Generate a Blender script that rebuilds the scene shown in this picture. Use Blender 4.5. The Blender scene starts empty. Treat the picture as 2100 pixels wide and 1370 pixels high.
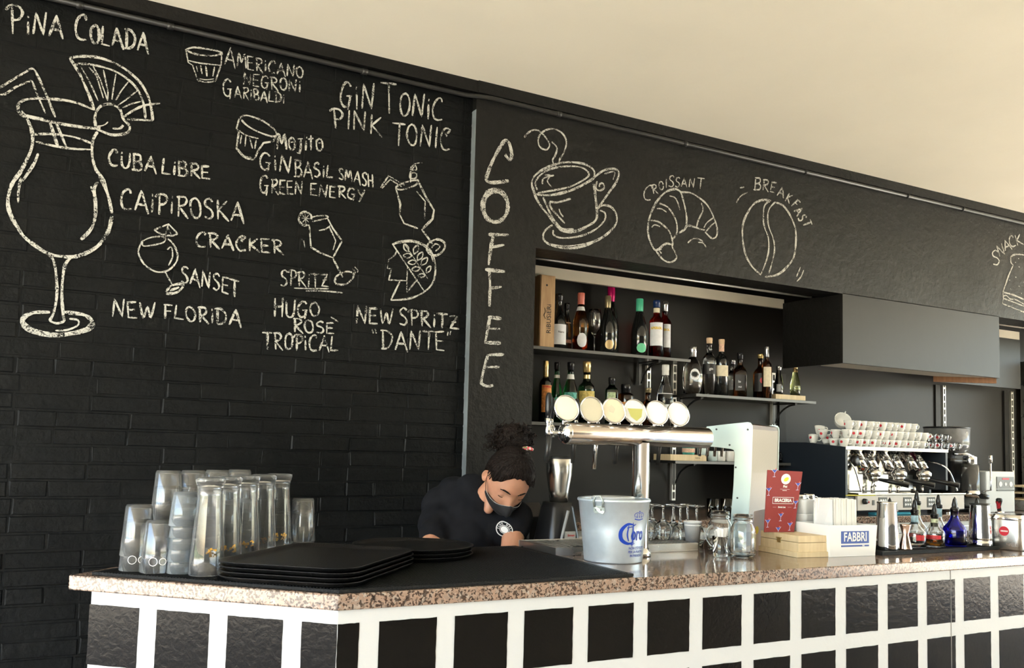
import bpy, bmesh, math, random
from mathutils import Vector, Matrix, Euler, noise
PI = math.pi
random.seed(7)
scn = bpy.context.scene
COL = scn.collection
R_ = math.radians

# ------------------------------------------------------------------ camera
F_PX = 1808.256
YAW, PITCH, ROLL = R_(61.841), R_(4.237), R_(1.4377)
CAM = Vector((0, 0, 1.49))
_d = Vector((math.cos(YAW)*math.cos(PITCH), math.sin(YAW)*math.cos(PITCH), math.sin(PITCH)))
_r = Vector((math.sin(YAW), -math.cos(YAW), 0)); _u = _r.cross(_d)
RR = _r*math.cos(ROLL) + _u*math.sin(ROLL)
UU = -_r*math.sin(ROLL) + _u*math.cos(ROLL)
cam_data = bpy.data.cameras.new('camera'); cam = bpy.data.objects.new('camera', cam_data); COL.objects.link(cam)
m = Matrix.Identity(4)
for i in range(3):
    m[i][0] = RR[i]; m[i][1] = UU[i]; m[i][2] = -_d[i]; m[i][3] = CAM[i]
cam.matrix_world = m
cam_data.sensor_fit = 'HORIZONTAL'; cam_data.sensor_width = 36
cam_data.lens = F_PX*36/2100
cam_data.shift_y = (787-685)/2100
cam_data.clip_start = 0.05; cam_data.clip_end = 300
scn.camera = cam

# ------------------------------------------------------------------ light and exposure
world = bpy.data.worlds.new('sky'); scn.world = world; world.use_nodes = True
wn = world.node_tree; wn.nodes.clear()
wo = wn.nodes.new('ShaderNodeOutputWorld'); wb = wn.nodes.new('ShaderNodeBackground'); ws = wn.nodes.new('ShaderNodeTexSky')
ws.sky_type = 'NISHITA'; ws.sun_disc = False; ws.sun_elevation = R_(52); ws.sun_rotation = R_(200); ws.air_density = 1.2; ws.dust_density = 2.0; ws.ozone_density = 1.0
wb.inputs['Strength'].default_value = 0.95
wn.links.new(ws.outputs[0], wb.inputs[0]); wn.links.new(wb.outputs[0], wo.inputs[0])
sun_d = bpy.data.lights.new('sun', 'SUN'); sun_d.energy = 26.0; sun_d.angle = R_(0.6); sun_d.color = (1.0, .95, .86)
sun = bpy.data.objects.new('sun', sun_d); COL.objects.link(sun)
sun.rotation_euler = Vector((0.32, -0.34, 1.0)).to_track_quat('Z', 'Y').to_euler(); sun.location = (-6, -8, 12)
scn.view_settings.view_transform = 'Standard'; scn.view_settings.look = 'None'
scn.view_settings.gamma = 1.0; scn.view_settings.use_curve_mapping = False
scn.view_settings.exposure = 1.1
cy = scn.cycles
cy.max_bounces = 14; cy.diffuse_bounces = 4; cy.glossy_bounces = 6; cy.transmission_bounces = 14; cy.transparent_max_bounces = 24
cy.caustics_reflective = False; cy.caustics_refractive = False; cy.sample_clamp_indirect = 6.0; cy.blur_glossy = 0.6
cy.use_denoising = True

# ------------------------------------------------------------------ pixel rays of the 2100x1370 photograph -> world points
def ray(x, y): return _d*F_PX + RR*(x-1050) - UU*(y-787)
def onY(x, y, Y):
    v = ray(x, y); return CAM + v*(Y/v.y)
def onZ(x, y, Z):
    v = ray(x, y); return CAM + v*((Z-CAM.z)/v.z)
def onX(x, y, X):
    v = ray(x, y); return CAM + v*(X/v.x)
def pxm(P):
    return F_PX/((Vector(P)-CAM).dot(_d))

# ------------------------------------------------------------------ node materials
MATS = {}
def newmat(name):
    m = bpy.data.materials.new(name); m.use_nodes = True
    nt = m.node_tree; nt.nodes.clear()
    o = nt.nodes.new('ShaderNodeOutputMaterial'); b = nt.nodes.new('ShaderNodeBsdfPrincipled')
    nt.links.new(b.outputs[0], o.inputs[0])
    MATS[name] = m
    return m, nt, b, o
def N(nt, t, **kw):
    n = nt.nodes.new(t)
    for k, v in kw.items():
        if k in n.inputs.keys(): n.inputs[k].default_value = v
        else: setattr(n, k, v)
    return n
def ramp(nt, src, stops):
    r = nt.nodes.new('ShaderNodeValToRGB'); e = r.color_ramp.elements
    while len(e) < len(stops): e.new(0.5)
    for k, (p, c) in enumerate(stops):
        e[k].position = p; e[k].color = (c[0], c[1], c[2], 1) if hasattr(c, '__len__') else (c, c, c, 1)
    nt.links.new(src, r.inputs[0]); return r
def c4(c): return (c[0], c[1], c[2], 1)
def pbr(name, col, rough=.5, metal=0, spec=.5, bump=0, bscale=60, vary=0, vscale=8, coat=0, emis=None, es=0, aniso=0, trans=0, ior=1.45, sub=0, rvary=0):
    if name in MATS: return MATS[name]
    m, nt, b, o = newmat(name)
    b.inputs['Base Color'].default_value = c4(col); b.inputs['Roughness'].default_value = rough
    b.inputs['Metallic'].default_value = metal; b.inputs['Specular IOR Level'].default_value = spec
    b.inputs['Coat Weight'].default_value = coat; b.inputs['IOR'].default_value = ior
    b.inputs['Transmission Weight'].default_value = trans
    if sub: b.inputs['Subsurface Weight'].default_value = sub; b.inputs['Subsurface Radius'].default_value = (.8, .3, .15); b.inputs['Subsurface Scale'].default_value = .01
    tc = N(nt, 'ShaderNodeTexCoord')
    if vary:
        n = N(nt, 'ShaderNodeTexNoise', Scale=vscale, Detail=6.0); nt.links.new(tc.outputs['Object'], n.inputs['Vector'])
        r = ramp(nt, n.outputs[0], [(.3, [max(0, c*(1-vary)) for c in col]), (.7, [min(1, c*(1+vary)) for c in col])])
        nt.links.new(r.outputs[0], b.inputs['Base Color'])
    if rvary:
        n = N(nt, 'ShaderNodeTexNoise', Scale=vscale*1.7, Detail=5.0); nt.links.new(tc.outputs['Object'], n.inputs['Vector'])
        r = ramp(nt, n.outputs[0], [(.3, max(0, rough-rvary)), (.7, min(1, rough+rvary))]); nt.links.new(r.outputs[0], b.inputs['Roughness'])
    if bump:
        n = N(nt, 'ShaderNodeTexNoise', Scale=bscale, Detail=5.0); nt.links.new(tc.outputs['Object'], n.inputs['Vector'])
        bp = N(nt, 'ShaderNodeBump', Strength=bump, Distance=.01); nt.links.new(n.outputs[0], bp.inputs['Height']); nt.links.new(bp.outputs[0], b.inputs['Normal'])
    return m
def glass(name, col=(1, 1, 1), rough=0.0, ior=1.5):
    if name in MATS: return MATS[name]
    m, nt, b, o = newmat(name)
    b.inputs['Base Color'].default_value = c4(col); b.inputs['Roughness'].default_value = rough; b.inputs['IOR'].default_value = ior
    b.inputs['Transmission Weight'].default_value = 1.0
    return m

# matte black wall paint: uneven sheen, faint chalk smudges rubbed into it
def wall_paint(name, base, smudge, spec=.22):
    m, nt, b, o = newmat(name)
    g = N(nt, 'ShaderNodeNewGeometry')
    n1 = N(nt, 'ShaderNodeTexNoise', Scale=1.6, Detail=7.0, Roughness=.62); nt.links.new(g.outputs['Position'], n1.inputs['Vector'])
    n2 = N(nt, 'ShaderNodeTexNoise', Scale=40.0, Detail=5.0); nt.links.new(g.outputs['Position'], n2.inputs['Vector'])
    r1 = ramp(nt, n1.outputs[0], [(.42, base), (.60, [c*1.25 for c in base]), (.78, smudge)])
    r2 = ramp(nt, n2.outputs[0], [(.3, .75), (.7, 1.15)])
    mx = N(nt, 'ShaderNodeMix', data_type='RGBA', blend_type='MULTIPLY'); mx.inputs[0].default_value = 1
    nt.links.new(r1.outputs[0], mx.inputs[6]); nt.links.new(r2.outputs[0], mx.inputs[7]); nt.links.new(mx.outputs[2], b.inputs['Base Color'])
    rr = ramp(nt, n1.outputs[0], [(.35, .38), (.7, .56)]); nt.links.new(rr.outputs[0], b.inputs['Roughness'])
    b.inputs['Specular IOR Level'].default_value = spec
    n3 = N(nt, 'ShaderNodeTexNoise', Scale=26.0, Detail=8.0, Roughness=.6); nt.links.new(g.outputs['Position'], n3.inputs['Vector'])
    bp = N(nt, 'ShaderNodeBump', Strength=.45, Distance=.012); nt.links.new(n3.outputs[0], bp.inputs['Height']); nt.links.new(bp.outputs[0], b.inputs['Normal'])
    return m
M_BRICK = wall_paint('black_brick_paint', (.0040, .0046, .0050), (.009, .0098, .0105), .13)
M_WALL = wall_paint('black_wall_paint', (.0065, .0063, .006), (.013, .0125, .0115))
# chalk: broken white grain that lets the paint show through
def chalk_mat(name, col, lo, hi):
    m, nt, b, o = newmat(name)
    g = N(nt, 'ShaderNodeNewGeometry')
    mp = N(nt, 'ShaderNodeMapping'); mp.inputs['Scale'].default_value = (1, .3, 1); nt.links.new(g.outputs['Position'], mp.inputs['Vector'])
    n = N(nt, 'ShaderNodeTexNoise', Scale=210.0, Detail=3.0, Roughness=.7); nt.links.new(mp.outputs[0], n.inputs['Vector'])
    n2 = N(nt, 'ShaderNodeTexNoise', Scale=28.0, Detail=3.0); nt.links.new(mp.outputs[0], n2.inputs['Vector'])
    ad = N(nt, 'ShaderNodeMath', operation='MULTIPLY_ADD'); nt.links.new(n2.outputs[0], ad.inputs[0]); ad.inputs[1].default_value = .55; nt.links.new(n.outputs[0], ad.inputs[2])
    r = ramp(nt, ad.outputs[0], [(lo, 0), (hi, 1)])
    b.inputs['Base Color'].default_value = c4(col); b.inputs['Roughness'].default_value = 1; b.inputs['Specular IOR Level'].default_value = 0
    t = N(nt, 'ShaderNodeBsdfTransparent'); mx = N(nt, 'ShaderNodeMixShader')
    nt.links.new(r.outputs[0], mx.inputs[0]); nt.links.new(t.outputs[0], mx.inputs[1]); nt.links.new(b.outputs[0], mx.inputs[2]); nt.links.new(mx.outputs[0], o.inputs[0])
    return m
M_CHALK = chalk_mat('white_chalk', (.50, .50, .475), .66, .80)
# granite: warm pink ground with dark and pale grains
def granite(name, tint=1.0):
    m, nt, b, o = newmat(name)
    tc = N(nt, 'ShaderNodeTexCoord')
    v1 = N(nt, 'ShaderNodeTexVoronoi', Scale=190.0); v2 = N(nt, 'ShaderNodeTexVoronoi', Scale=120.0); n = N(nt, 'ShaderNodeTexNoise', Scale=70.0, Detail=5.0, Roughness=.65)
    wob = N(nt, 'ShaderNodeTexNoise', Scale=60.0, Detail=3.0); add = N(nt, 'ShaderNodeVectorMath', operation='MULTIPLY_ADD')
    nt.links.new(tc.outputs['Object'], wob.inputs['Vector']); nt.links.new(wob.outputs['Color'], add.inputs[0]); add.inputs[1].default_value = (.016, .016, .016); nt.links.new(tc.outputs['Object'], add.inputs[2])
    for q in (v1, v2, n): nt.links.new(add.outputs[0], q.inputs['Vector'])
    r0 = ramp(nt, v2.outputs['Color'], [(.0, (.30, .19, .14)), (.35, (.36, .245, .185)), (.6, (.28, .20, .16)), (.85, (.38, .31, .26)), (1, (.45, .40, .35))])
    r1 = ramp(nt, v1.outputs['Color'], [(.36, (.10, .085, .08)), (.41, (.9, .9, .9)), (1, (1, 1, 1))])
    r2 = ramp(nt, n.outputs[0], [(.36, (.25, .23, .22)), (.44, (1, 1, 1))])
    m1 = N(nt, 'ShaderNodeMix', data_type='RGBA', blend_type='MULTIPLY'); m1.inputs[0].default_value = .9
    m2 = N(nt, 'ShaderNodeMix', data_type='RGBA', blend_type='MULTIPLY'); m2.inputs[0].default_value = .85
    nt.links.new(r0.outputs[0], m1.inputs[6]); nt.links.new(r1.outputs[0], m1.inputs[7]); nt.links.new(m1.outputs[2], m2.inputs[6]); nt.links.new(r2.outputs[0], m2.inputs[7]); nt.links.new(m2.outputs[2], b.inputs['Base Color'])
    b.inputs['Roughness'].default_value = .09; b.inputs['Specular IOR Level'].default_value = .6
    return m
M_GRAN = granite('pink_granite')
M_CEIL = pbr('cream_ceiling_paint', (.88, .84, .715), .8, bump=.25, bscale=5, vary=.03, vscale=1.5)
M_WHITE = pbr('white_panel_paint', (.575, .59, .605), .45, bump=.05, bscale=80)
def black_gloss():
    m, nt, b, o = newmat('glossy_black_square_paint')
    b.inputs['Base Color'].default_value = (.006, .0055, .005, 1); b.inputs['Roughness'].default_value = .12; b.inputs['Specular IOR Level'].default_value = .14
    g = N(nt, 'ShaderNodeNewGeometry'); n = N(nt, 'ShaderNodeTexNoise', Scale=55.0, Detail=5.0, Roughness=.55, Distortion=.6); nt.links.new(g.outputs['Position'], n.inputs['Vector'])
    bp = N(nt, 'ShaderNodeBump', Strength=.17, Distance=.004); nt.links.new(n.outputs[0], bp.inputs['Height']); nt.links.new(bp.outputs[0], b.inputs['Normal'])
    return m
M_SQ = black_gloss()
M_DARK = pbr('satin_black_metal', (.02, .02, .02), .35, bump=.03)
M_PANEL = pbr('grey_black_panel', (.010, .0098, .0095), .38, spec=.30, vary=.08, vscale=2, bump=.05, bscale=12)
M_BACK = pbr('back_wall_black_panel', (.010, .0088, .0075), .42, spec=.24, vary=.12, vscale=2.5, bump=.05, bscale=10)
M_STEEL = pbr('polished_steel', (.78, .77, .75), .12, metal=1, rvary=.04, vscale=6)
M_CHROME = pbr('chrome', (.86, .86, .86), .05, metal=1)
M_BRUSH = pbr('brushed_steel', (.66, .65, .63), .3, metal=1, bump=.05, bscale=200, rvary=.05)
M_GALV = pbr('pale_blue_galvanised_steel', (.62, .71, .80), .32, metal=.55, vary=.06, vscale=30)
M_BLKPL = pbr('black_plastic', (.012, .012, .013), .3)
M_MAT = pbr('black_rubber', (.007, .0075, .008), .6, spec=.25, bump=.4, bscale=240)
M_TRAY = pbr('black_tray_plastic', (.008, .008, .0085), .36, spec=.3, bump=.35, bscale=300)
M_PAPER = pbr('white_paper', (.86, .86, .85), .8)
M_WPL = pbr('white_plastic', (.82, .82, .81), .35)
M_CERAM = pbr('white_porcelain', (.80, .80, .78), .18, coat=.3)
M_RED = pbr('red_print', (.55, .02, .04), .5)
def haze_mix(name, col, k):  # glass with pale diffuse and translucent haze mixed in
    m = glass(name, col); nt = m.node_tree; b = [n for n in nt.nodes if n.type == 'BSDF_PRINCIPLED'][0]; o = [n for n in nt.nodes if n.type == 'OUTPUT_MATERIAL'][0]
    df = N(nt, 'ShaderNodeBsdfDiffuse'); df.inputs[0].default_value = c4(col); tl = N(nt, 'ShaderNodeBsdfTranslucent'); tl.inputs[0].default_value = c4(col)
    tr = N(nt, 'ShaderNodeBsdfTransparent'); a = N(nt, 'ShaderNodeMixShader'); a.inputs[0].default_value = .5; nt.links.new(df.outputs[0], a.inputs[1]); nt.links.new(tl.outputs[0], a.inputs[2])
    tc = N(nt, 'ShaderNodeTexCoord'); n = N(nt, 'ShaderNodeTexNoise', Scale=30.0, Detail=4.0); nt.links.new(tc.outputs['Object'], n.inputs['Vector']); r = ramp(nt, n.outputs[0], [(.2, k*.8), (.8, k*1.2)])
    x = N(nt, 'ShaderNodeMixShader'); nt.links.new(r.outputs[0], x.inputs[0]); nt.links.new(b.outputs[0], x.inputs[1]); nt.links.new(a.outputs[0], x.inputs[2]); nt.links.new(x.outputs[0], o.inputs[0]); return m
M_WGLASS = haze_mix('glare_clear_glass', (.96, .98, .99), .085)  # pale haze put into the clean glass for its bright glare
M_WBLUE = haze_mix('glare_blue_glass', (.86, .94, 1.0), .20)  # same glare haze in faint blue
M_GLASS = glass('clear_glass', (.97, .985, .99))
M_GLASSB = glass('faint_blue_glass', (.93, .965, .985))
def wood(name, c1, c2, sc=12):
    m, nt, b, o = newmat(name)
    tc = N(nt, 'ShaderNodeTexCoord'); mp = N(nt, 'ShaderNodeMapping'); mp.inputs['Scale'].default_value = (sc, sc, sc*.12); nt.links.new(tc.outputs['Object'], mp.inputs['Vector'])
    n = N(nt, 'ShaderNodeTexNoise', Scale=4.0, Detail=5.0, Distortion=1.0); nt.links.new(mp.outputs[0], n.inputs['Vector'])
    r = ramp(nt, n.outputs[0], [(.3, c1), (.7, c2)]); nt.links.new(r.outputs[0], b.inputs['Base Color']); b.inputs['Roughness'].default_value = .55
    return m
M_PINE = wood('pine_wood', (.50, .29, .14), (.66, .43, .22))
M_PALEW = wood('pale_poplar_wood', (.62, .48, .28), (.74, .60, .38))
M_BROWN = wood('brown_plywood', (.17, .07, .025), (.26, .12, .05))

# ------------------------------------------------------------------ mesh helpers
class MB:
    def __init__(s): s.v = []; s.f = []; s.sm = []
    def add(s, vs, fs, sm=False):
        o = len(s.v); s.v += [tuple(v) for v in vs]; s.f += [tuple(i+o for i in f) for f in fs]; s.sm += [sm]*len(fs); return s
    def box(s, c, d, rz=0, M=None):
        vs = []
        for z in (-1, 1):
            for x, y in ((-1, -1), (1, -1), (1, 1), (-1, 1)):
                p = Vector((x*d[0]/2, y*d[1]/2, z*d[2]/2))
                if rz: p = Matrix.Rotation(rz, 3, 'Z') @ p
                if M: p = M @ p
                vs.append(p + Vector(c))
        return s.add(vs, [(3, 2, 1, 0), (4, 5, 6, 7), (0, 1, 5, 4), (1, 2, 6, 5), (2, 3, 7, 6), (3, 0, 4, 7)])
    def bb(s, x0, x1, y0, y1, z0, z1): return s.box(((x0+x1)/2, (y0+y1)/2, (z0+z1)/2), (abs(x1-x0), abs(y1-y0), abs(z1-z0)))
    def prism(s, poly, a, b, ax='Z'):
        n = len(poly)
        def P(p, t):
            if ax == 'Z': return (p[0], p[1], t)
            if ax == 'X': return (t, p[0], p[1])
            return (p[0], t, p[1])
        vs = [P(p, a) for p in poly] + [P(p, b) for p in poly]
        fs = [tuple(range(n))[::-1], tuple(range(n, 2*n))] + [(i, (i+1) % n, (i+1) % n+n, i+n) for i in range(n)]
        return s.add(vs, fs)
    def loft(s, rings, closed=True, cap0=True, cap1=True, sm=True):
        n = len(rings[0]); vs = [p for r in rings for p in r]; fs = []
        for k in range(len(rings)-1):
            for i in range(n if closed else n-1):
                j = (i+1) % n; fs.append((k*n+i, k*n+j, (k+1)*n+j, (k+1)*n+i))
        s.add(vs, fs, sm)
        o = len(s.v)-len(vs)
        if cap0: s.f.append(tuple(o+i for i in range(n))[::-1]); s.sm.append(False)
        if cap1: s.f.append(tuple(o+(len(rings)-1)*n+i for i in range(n))); s.sm.append(False)
        return s
    def lathe(s, prof, seg=24, c=(0, 0, 0), M=None, sm=True, flute=None):
        # prof: (r, z) going along; r==0 closes to a point
        rings = []; vs = []; fs = []; idx = []
        for (r, z) in prof:
            if r < 1e-6: idx.append([len(vs)]); vs.append(Vector((0, 0, z)))
            else:
                a = []
                for i in range(seg):
                    t = 2*PI*i/seg; rr = r*(flute(t, z) if flute else 1)
                    a.append(len(vs)); vs.append(Vector((rr*math.cos(t), rr*math.sin(t), z)))
                idx.append(a)
        for k in range(len(idx)-1):
            A, B = idx[k], idx[k+1]
            if len(A) == 1 and len(B) == 1: continue
            for i in range(seg):
                j = (i+1) % seg
                if len(A) == 1: fs.append((A[0], B[j], B[i]))
                elif len(B) == 1: fs.append((A[i], A[j], B[0]))
                else: fs.append((A[i], A[j], B[j], B[i]))
        if M: vs = [M @ v for v in vs]
        return s.add([v+Vector(c) for v in vs], fs, sm)
    def cyl(s, c, r, h, seg=20, ax='Z', r2=None, sm=True):
        r2 = r if r2 is None else r2
        M = {'Z': None, 'X': Matrix.Rotation(PI/2, 3, 'Y'), 'Y': Matrix.Rotation(-PI/2, 3, 'X')}[ax]
        s.lathe([(0, 0), (r, 0)], seg, c, M, False); s.lathe([(r, 0), (r2, h)], seg, c, M, sm); s.lathe([(r2, h), (0, h)], seg, c, M, False); return s
    def tube(s, pts, r, seg=8, caps=True, sm=True):
        pts = [Vector(p) for p in pts]; n = len(pts); rs = r if hasattr(r, '__len__') else [r]*n
        rings = []; prev = None
        for i, p in enumerate(pts):
            t = (pts[min(i+1, n-1)] - pts[max(i-1, 0)]).normalized()
            if prev is None:
                a = Vector((0, 0, 1)) if abs(t.z) < .9 else Vector((1, 0, 0)); u = t.cross(a).normalized()
            else: u = (prev - t*prev.dot(t)).normalized()
            prev = u; w = t.cross(u)
            rings.append([p + (u*math.cos(2*PI*k/seg) + w*math.sin(2*PI*k/seg))*rs[i] for k in range(seg)])
        return s.loft(rings, True, caps, caps, sm)
    def build(s, name, mat, parent=None, bevel=0, label=None, kind=None, sub=0, loc=None):
        me = bpy.data.meshes.new(name); me.from_pydata(s.v, [], s.f); me.materials.append(mat)
        me.polygons.foreach_set('use_smooth', s.sm); me.update()
        return link(name, me, parent, bevel, label, kind, sub, loc)
def link(name, me, parent=None, bevel=0, label=None, kind=None, sub=0, loc=None):
    o = bpy.data.objects.new(name, me); COL.objects.link(o)
    if parent: o.parent = parent
    if loc is not None: o.location = loc
    if bevel:
        b = o.modifiers.new('bevel', 'BEVEL'); b.width = bevel; b.segments = 2; b.limit_method = 'ANGLE'; b.angle_limit = R_(40)
    if sub:
        b = o.modifiers.new('sub', 'SUBSURF'); b.levels = sub; b.render_levels = sub
    if label: o['label'] = label
    if kind: o['kind'] = kind
    return o
def thing(name, label, cat, loc=(0, 0, 0), rz=0, group=None):
    o = bpy.data.objects.new(name, None); COL.objects.link(o); o.empty_display_size = .05
    o.location = loc; o.rotation_euler = (0, 0, rz); o['label'] = label; o['category'] = cat
    if group: o['group'] = group
    return o
def tag(o, label, cat, group=None):
    o['label'] = label; o['category'] = cat
    if group: o['group'] = group
    return o
def dup(root, loc, rz=0, label=None, group=None, rot=None):
    r = root.copy(); COL.objects.link(r); r.location = loc; r.rotation_euler = rot if rot else (0, 0, rz)
    if label: r['label'] = label
    if group: r['group'] = group
    for ch in list(root.children):
        c = ch.copy(); COL.objects.link(c); c.parent = r
        for g in ch.children:
            d = g.copy(); COL.objects.link(d); d.parent = c
    return r
def smoothline(pts, k=5):
    P = [Vector(p) for p in pts]
    if len(P) < 3: return P
    out = []
    for i in range(len(P)-1):
        a = P[max(i-1, 0)]; b = P[i]; c = P[i+1]; d = P[min(i+2, len(P)-1)]
        for j in range(k):
            t = j/k
            out.append(.5*((2*b) + (c-a)*t + (2*a-5*b+4*c-d)*t*t + (3*b-a-3*c+d)*t**3))
    out.append(P[-1]); return out
def textmesh(s, size, mat, name, parent, fn, bold=0.0, label=None, sx=1.0, align='CENTER', cut=0):
    # printed lettering: built-in font turned into a flat mesh, each vertex mapped by fn(u, v) -> point
    cu = bpy.data.curves.new('t', 'FONT'); cu.body = s; cu.size = size; cu.align_x = align; cu.align_y = 'CENTER'; cu.offset = bold; cu.resolution_u = 2
    o = bpy.data.objects.new('t', cu); COL.objects.link(o); 
    me = bpy.data.meshes.new_from_object(o); bpy.data.objects.remove(o)
    for v in me.vertices: v.co = fn(v.co.x*sx, v.co.y)
    me.materials.clear(); me.materials.append(mat); me.name = name
    return link(name, me, parent, label=label)

# ================================================================== THE SETTING
YW, YB, CT = 3.704, 3.745, 1.12          # black wall face, brick wall face, bar top height
XC, XO, ZL, ZC = 1.753, 2.096, 2.475, 3.235
def struct(name, mb, mat, bevel=0, label=None, cat=None):
    o = mb.build(name, mat, None, bevel); o['kind'] = 'structure'
    if label: o['label'] = label
    return o
# terrace floor slabs and lawn outside the canopy
fl = MB(); fl.bb(-4.4, 10.6, -6.2, 4.75, -.12, 0)
struct('floor', fl, pbr('warm_terrace_floor', (.47, .40, .32), .6, bump=.1, bscale=20, vary=.12, vscale=3), label='warm beige terrace floor under the canopy in front of the bar')
fl = MB(); fl.bb(-16, -4.4, -16, 8, -.12, -.004); fl.bb(10.6, 24, -16, 8, -.12, -.004)
pv = struct('paving', fl, pbr('pale_paving', (.62, .56, .46), .8, bump=.1, bscale=20, vary=.08, vscale=3), label='pale sunlit paving outside the canopy'); pv['category'] = 'paving'
g = MB(); g.bb(-60, 60, -60, 40, -.3, -.13); gm, nt, b, o = newmat('lawn_green')
n = N(nt, 'ShaderNodeTexNoise', Scale=3.0, Detail=8.0); ge = N(nt, 'ShaderNodeNewGeometry'); nt.links.new(ge.outputs['Position'], n.inputs['Vector'])
r = ramp(nt, n.outputs[0], [(.35, (.07, .09, .03)), (.65, (.15, .17, .06))]); nt.links.new(r.outputs[0], b.inputs['Base Color']); b.inputs['Roughness'].default_value = .9
lw = struct('lawn', g, gm, label='green lawn around the terrace'); lw['category'] = 'lawn'
c = MB(); c.bb(-4.4, 10.6, -6.2, 4.75, ZC, ZC+.22)
struct('ceiling', c, M_CEIL, label='smooth cream painted ceiling sloping away above the black wall')

c = MB(); c.bb(-4.4, 10.6, -6.2, -6.0, 0, ZC); struct('wall_front_added', c, pbr('dark_wall_paint', (.09, .08, .07), .7), label='unseen dark wall behind the camera, added to cut front light and darken reflections')  # added unseen wall that cuts front light and keeps reflections dark
# ---- brick wall: mortar sheet with every brick proud of it
mt = MB(); mt.bb(-3.2, XC+.02, YB+.0034, YB+.26, 0, ZC)
wall_left = struct('wall_left', mt, M_BRICK, label='black painted brick wall covered in chalk drinks names')
def brick_mesh(L, seed):
    rnd = random.Random(seed); H, D = .055, .03
    j = lambda a: rnd.uniform(-a, a)
    v = []; e = .003
    for (x, z) in ((-L/2, -H/2), (L/2, -H/2), (L/2, H/2), (-L/2, H/2)):
        v.append((x+j(.002), D, z+j(.0015)))
    for (x, z) in ((-L/2, -H/2), (L/2, -H/2), (L/2, H/2), (-L/2, H/2)):
        v.append((x+j(.002), .004+j(.001), z+j(.0015)))
    for (x, z) in ((-L/2+e*1.5, -H/2+e), (L/2-e*1.5, -H/2+e), (L/2-e*1.5, H/2-e), (-L/2+e*1.5, H/2-e)):
        v.append((x+j(.002), j(.0012), z+j(.0015)))
    me = bpy.data.meshes.new('brick'); me.from_pydata(v, [], [(8, 9, 10, 11)] + [(4+i, 4+(i+1) % 4, 8+(i+1) % 4, 8+i) for i in range(4)] + [(i, (i+1) % 4, 4+(i+1) % 4, 4+i) for i in range(4)])
    me.materials.append(M_BRICK); return me
stretch = [brick_mesh(.245, k) for k in range(6)]; header = [brick_mesh(.118, 20+k) for k in range(5)]
rb = random.Random(3); cells = []
pitch = .0655; zrow = .02
row = 0
while zrow < 3.11:
    x = -3.15 + (0 if row % 2 else -.13) + rb.uniform(-.01, .01); k = rb.randint(0, 2)
    while x < XC-.01:
        hd = (k % 3 == 2) if rb.random() < .8 else rb.random() < .4
        L = .128 if hd else .256
        if x+L > XC+.005: L = XC+.003-x
        if L > .03: cells.append((x+L/2, zrow+pitch/2, L, hd))
        x += L; k += 1
    zrow += pitch; row += 1
vis = []; rest = []
for cc in cells:
    x, z = cc[0], cc[1]
    # outside the frame (left of it / low behind the bar) or under the thick paint near the top
    inview = x > -.15 and z > .62 and z < 2.62 and not (z < 1.02 and x > .45)
    (vis if inview else rest).append(cc)
vis.sort(key=lambda q: (q[0]**2 + q[1]*0)); 
vis = sorted(vis, key=lambda q: q[1])
if len(vis) > 296: rest += vis[296:]; vis = vis[:296]
for x, z, L, hd in vis:
    me = rb.choice(header if hd or L < .15 else stretch); base = .118 if (hd or L < .15) else .245
    up = min(1, max(0, (z-1.55)/1.0))          # paint fills the joints towards the top
    o = bpy.data.objects.new('brick', me); COL.objects.link(o); o.parent = wall_left
    o.scale = ((L-.0035+.0015*up)/base, 1, 1.08+.07*up)
    o.location = (x, YB+rb.uniform(-.0020, .0026)*(1-.8*up)+.0022*up, z); o.rotation_euler = (rb.uniform(-.02, .02)*(1-up*.7), rb.uniform(-.006, .006), rb.uniform(-.008, .008)*(1-up*.7))
sb = MB()
for x, z, L, hd in rest:
    me = header[0] if L < .15 else stretch[1]; base = .118 if L < .15 else .245; up = min(1, max(0, (z-1.55)/1.0))
    dy = rb.uniform(-.003, .001)*(1-.75*up)+.002*up
    vs = [(v.co.x*(L-.010+.007*up)/base+x, v.co.y+YB+dy, v.co.z*(1+.1*up)+z) for v in me.vertices]
    sb.add(vs, [tuple(p.vertices) for p in me.polygons])
ob = sb.build('brick_rows', M_BRICK, wall_left); ob['kind'] = 'stuff'
# ---- smooth black wall: column, lintel over the bar opening, piers
w = MB(); w.bb(XC, XO, YW, 4.72, 0, ZC); w.bb(XO, 8.68, YW, YW+.17, ZL, ZC); w.bb(8.4, 8.68, YW, 4.72, 0, ZL)
wall_back = struct('wall_back', w, M_WALL, label='smooth black wall with chalk drawings around the bar opening')
# reveal strip at the wall step, coloured lighter for light from the left
st = MB(); st.add([(XC-.002, YW+.0, .8), (XC-.002, YB+.008, .8), (XC-.002, YB+.008, 3.1), (XC-.002, YW, 3.1), (XC, YW, .8), (XC, YB+.008, .8), (XC, YB+.008, 3.1), (XC, YW, 3.1)], [(0, 1, 2, 3), (7, 6, 5, 4), (0, 4, 5, 1), (3, 2, 6, 7), (0, 3, 7, 4), (1, 5, 6, 2)])
s_ = st.build('reveal_strip', pbr('left_lit_blue_grey', (.15, .175, .195), .55, vary=.35, vscale=5), wall_back, label='blue grey edge of the wall, coloured pale for the light it catches')
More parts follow.
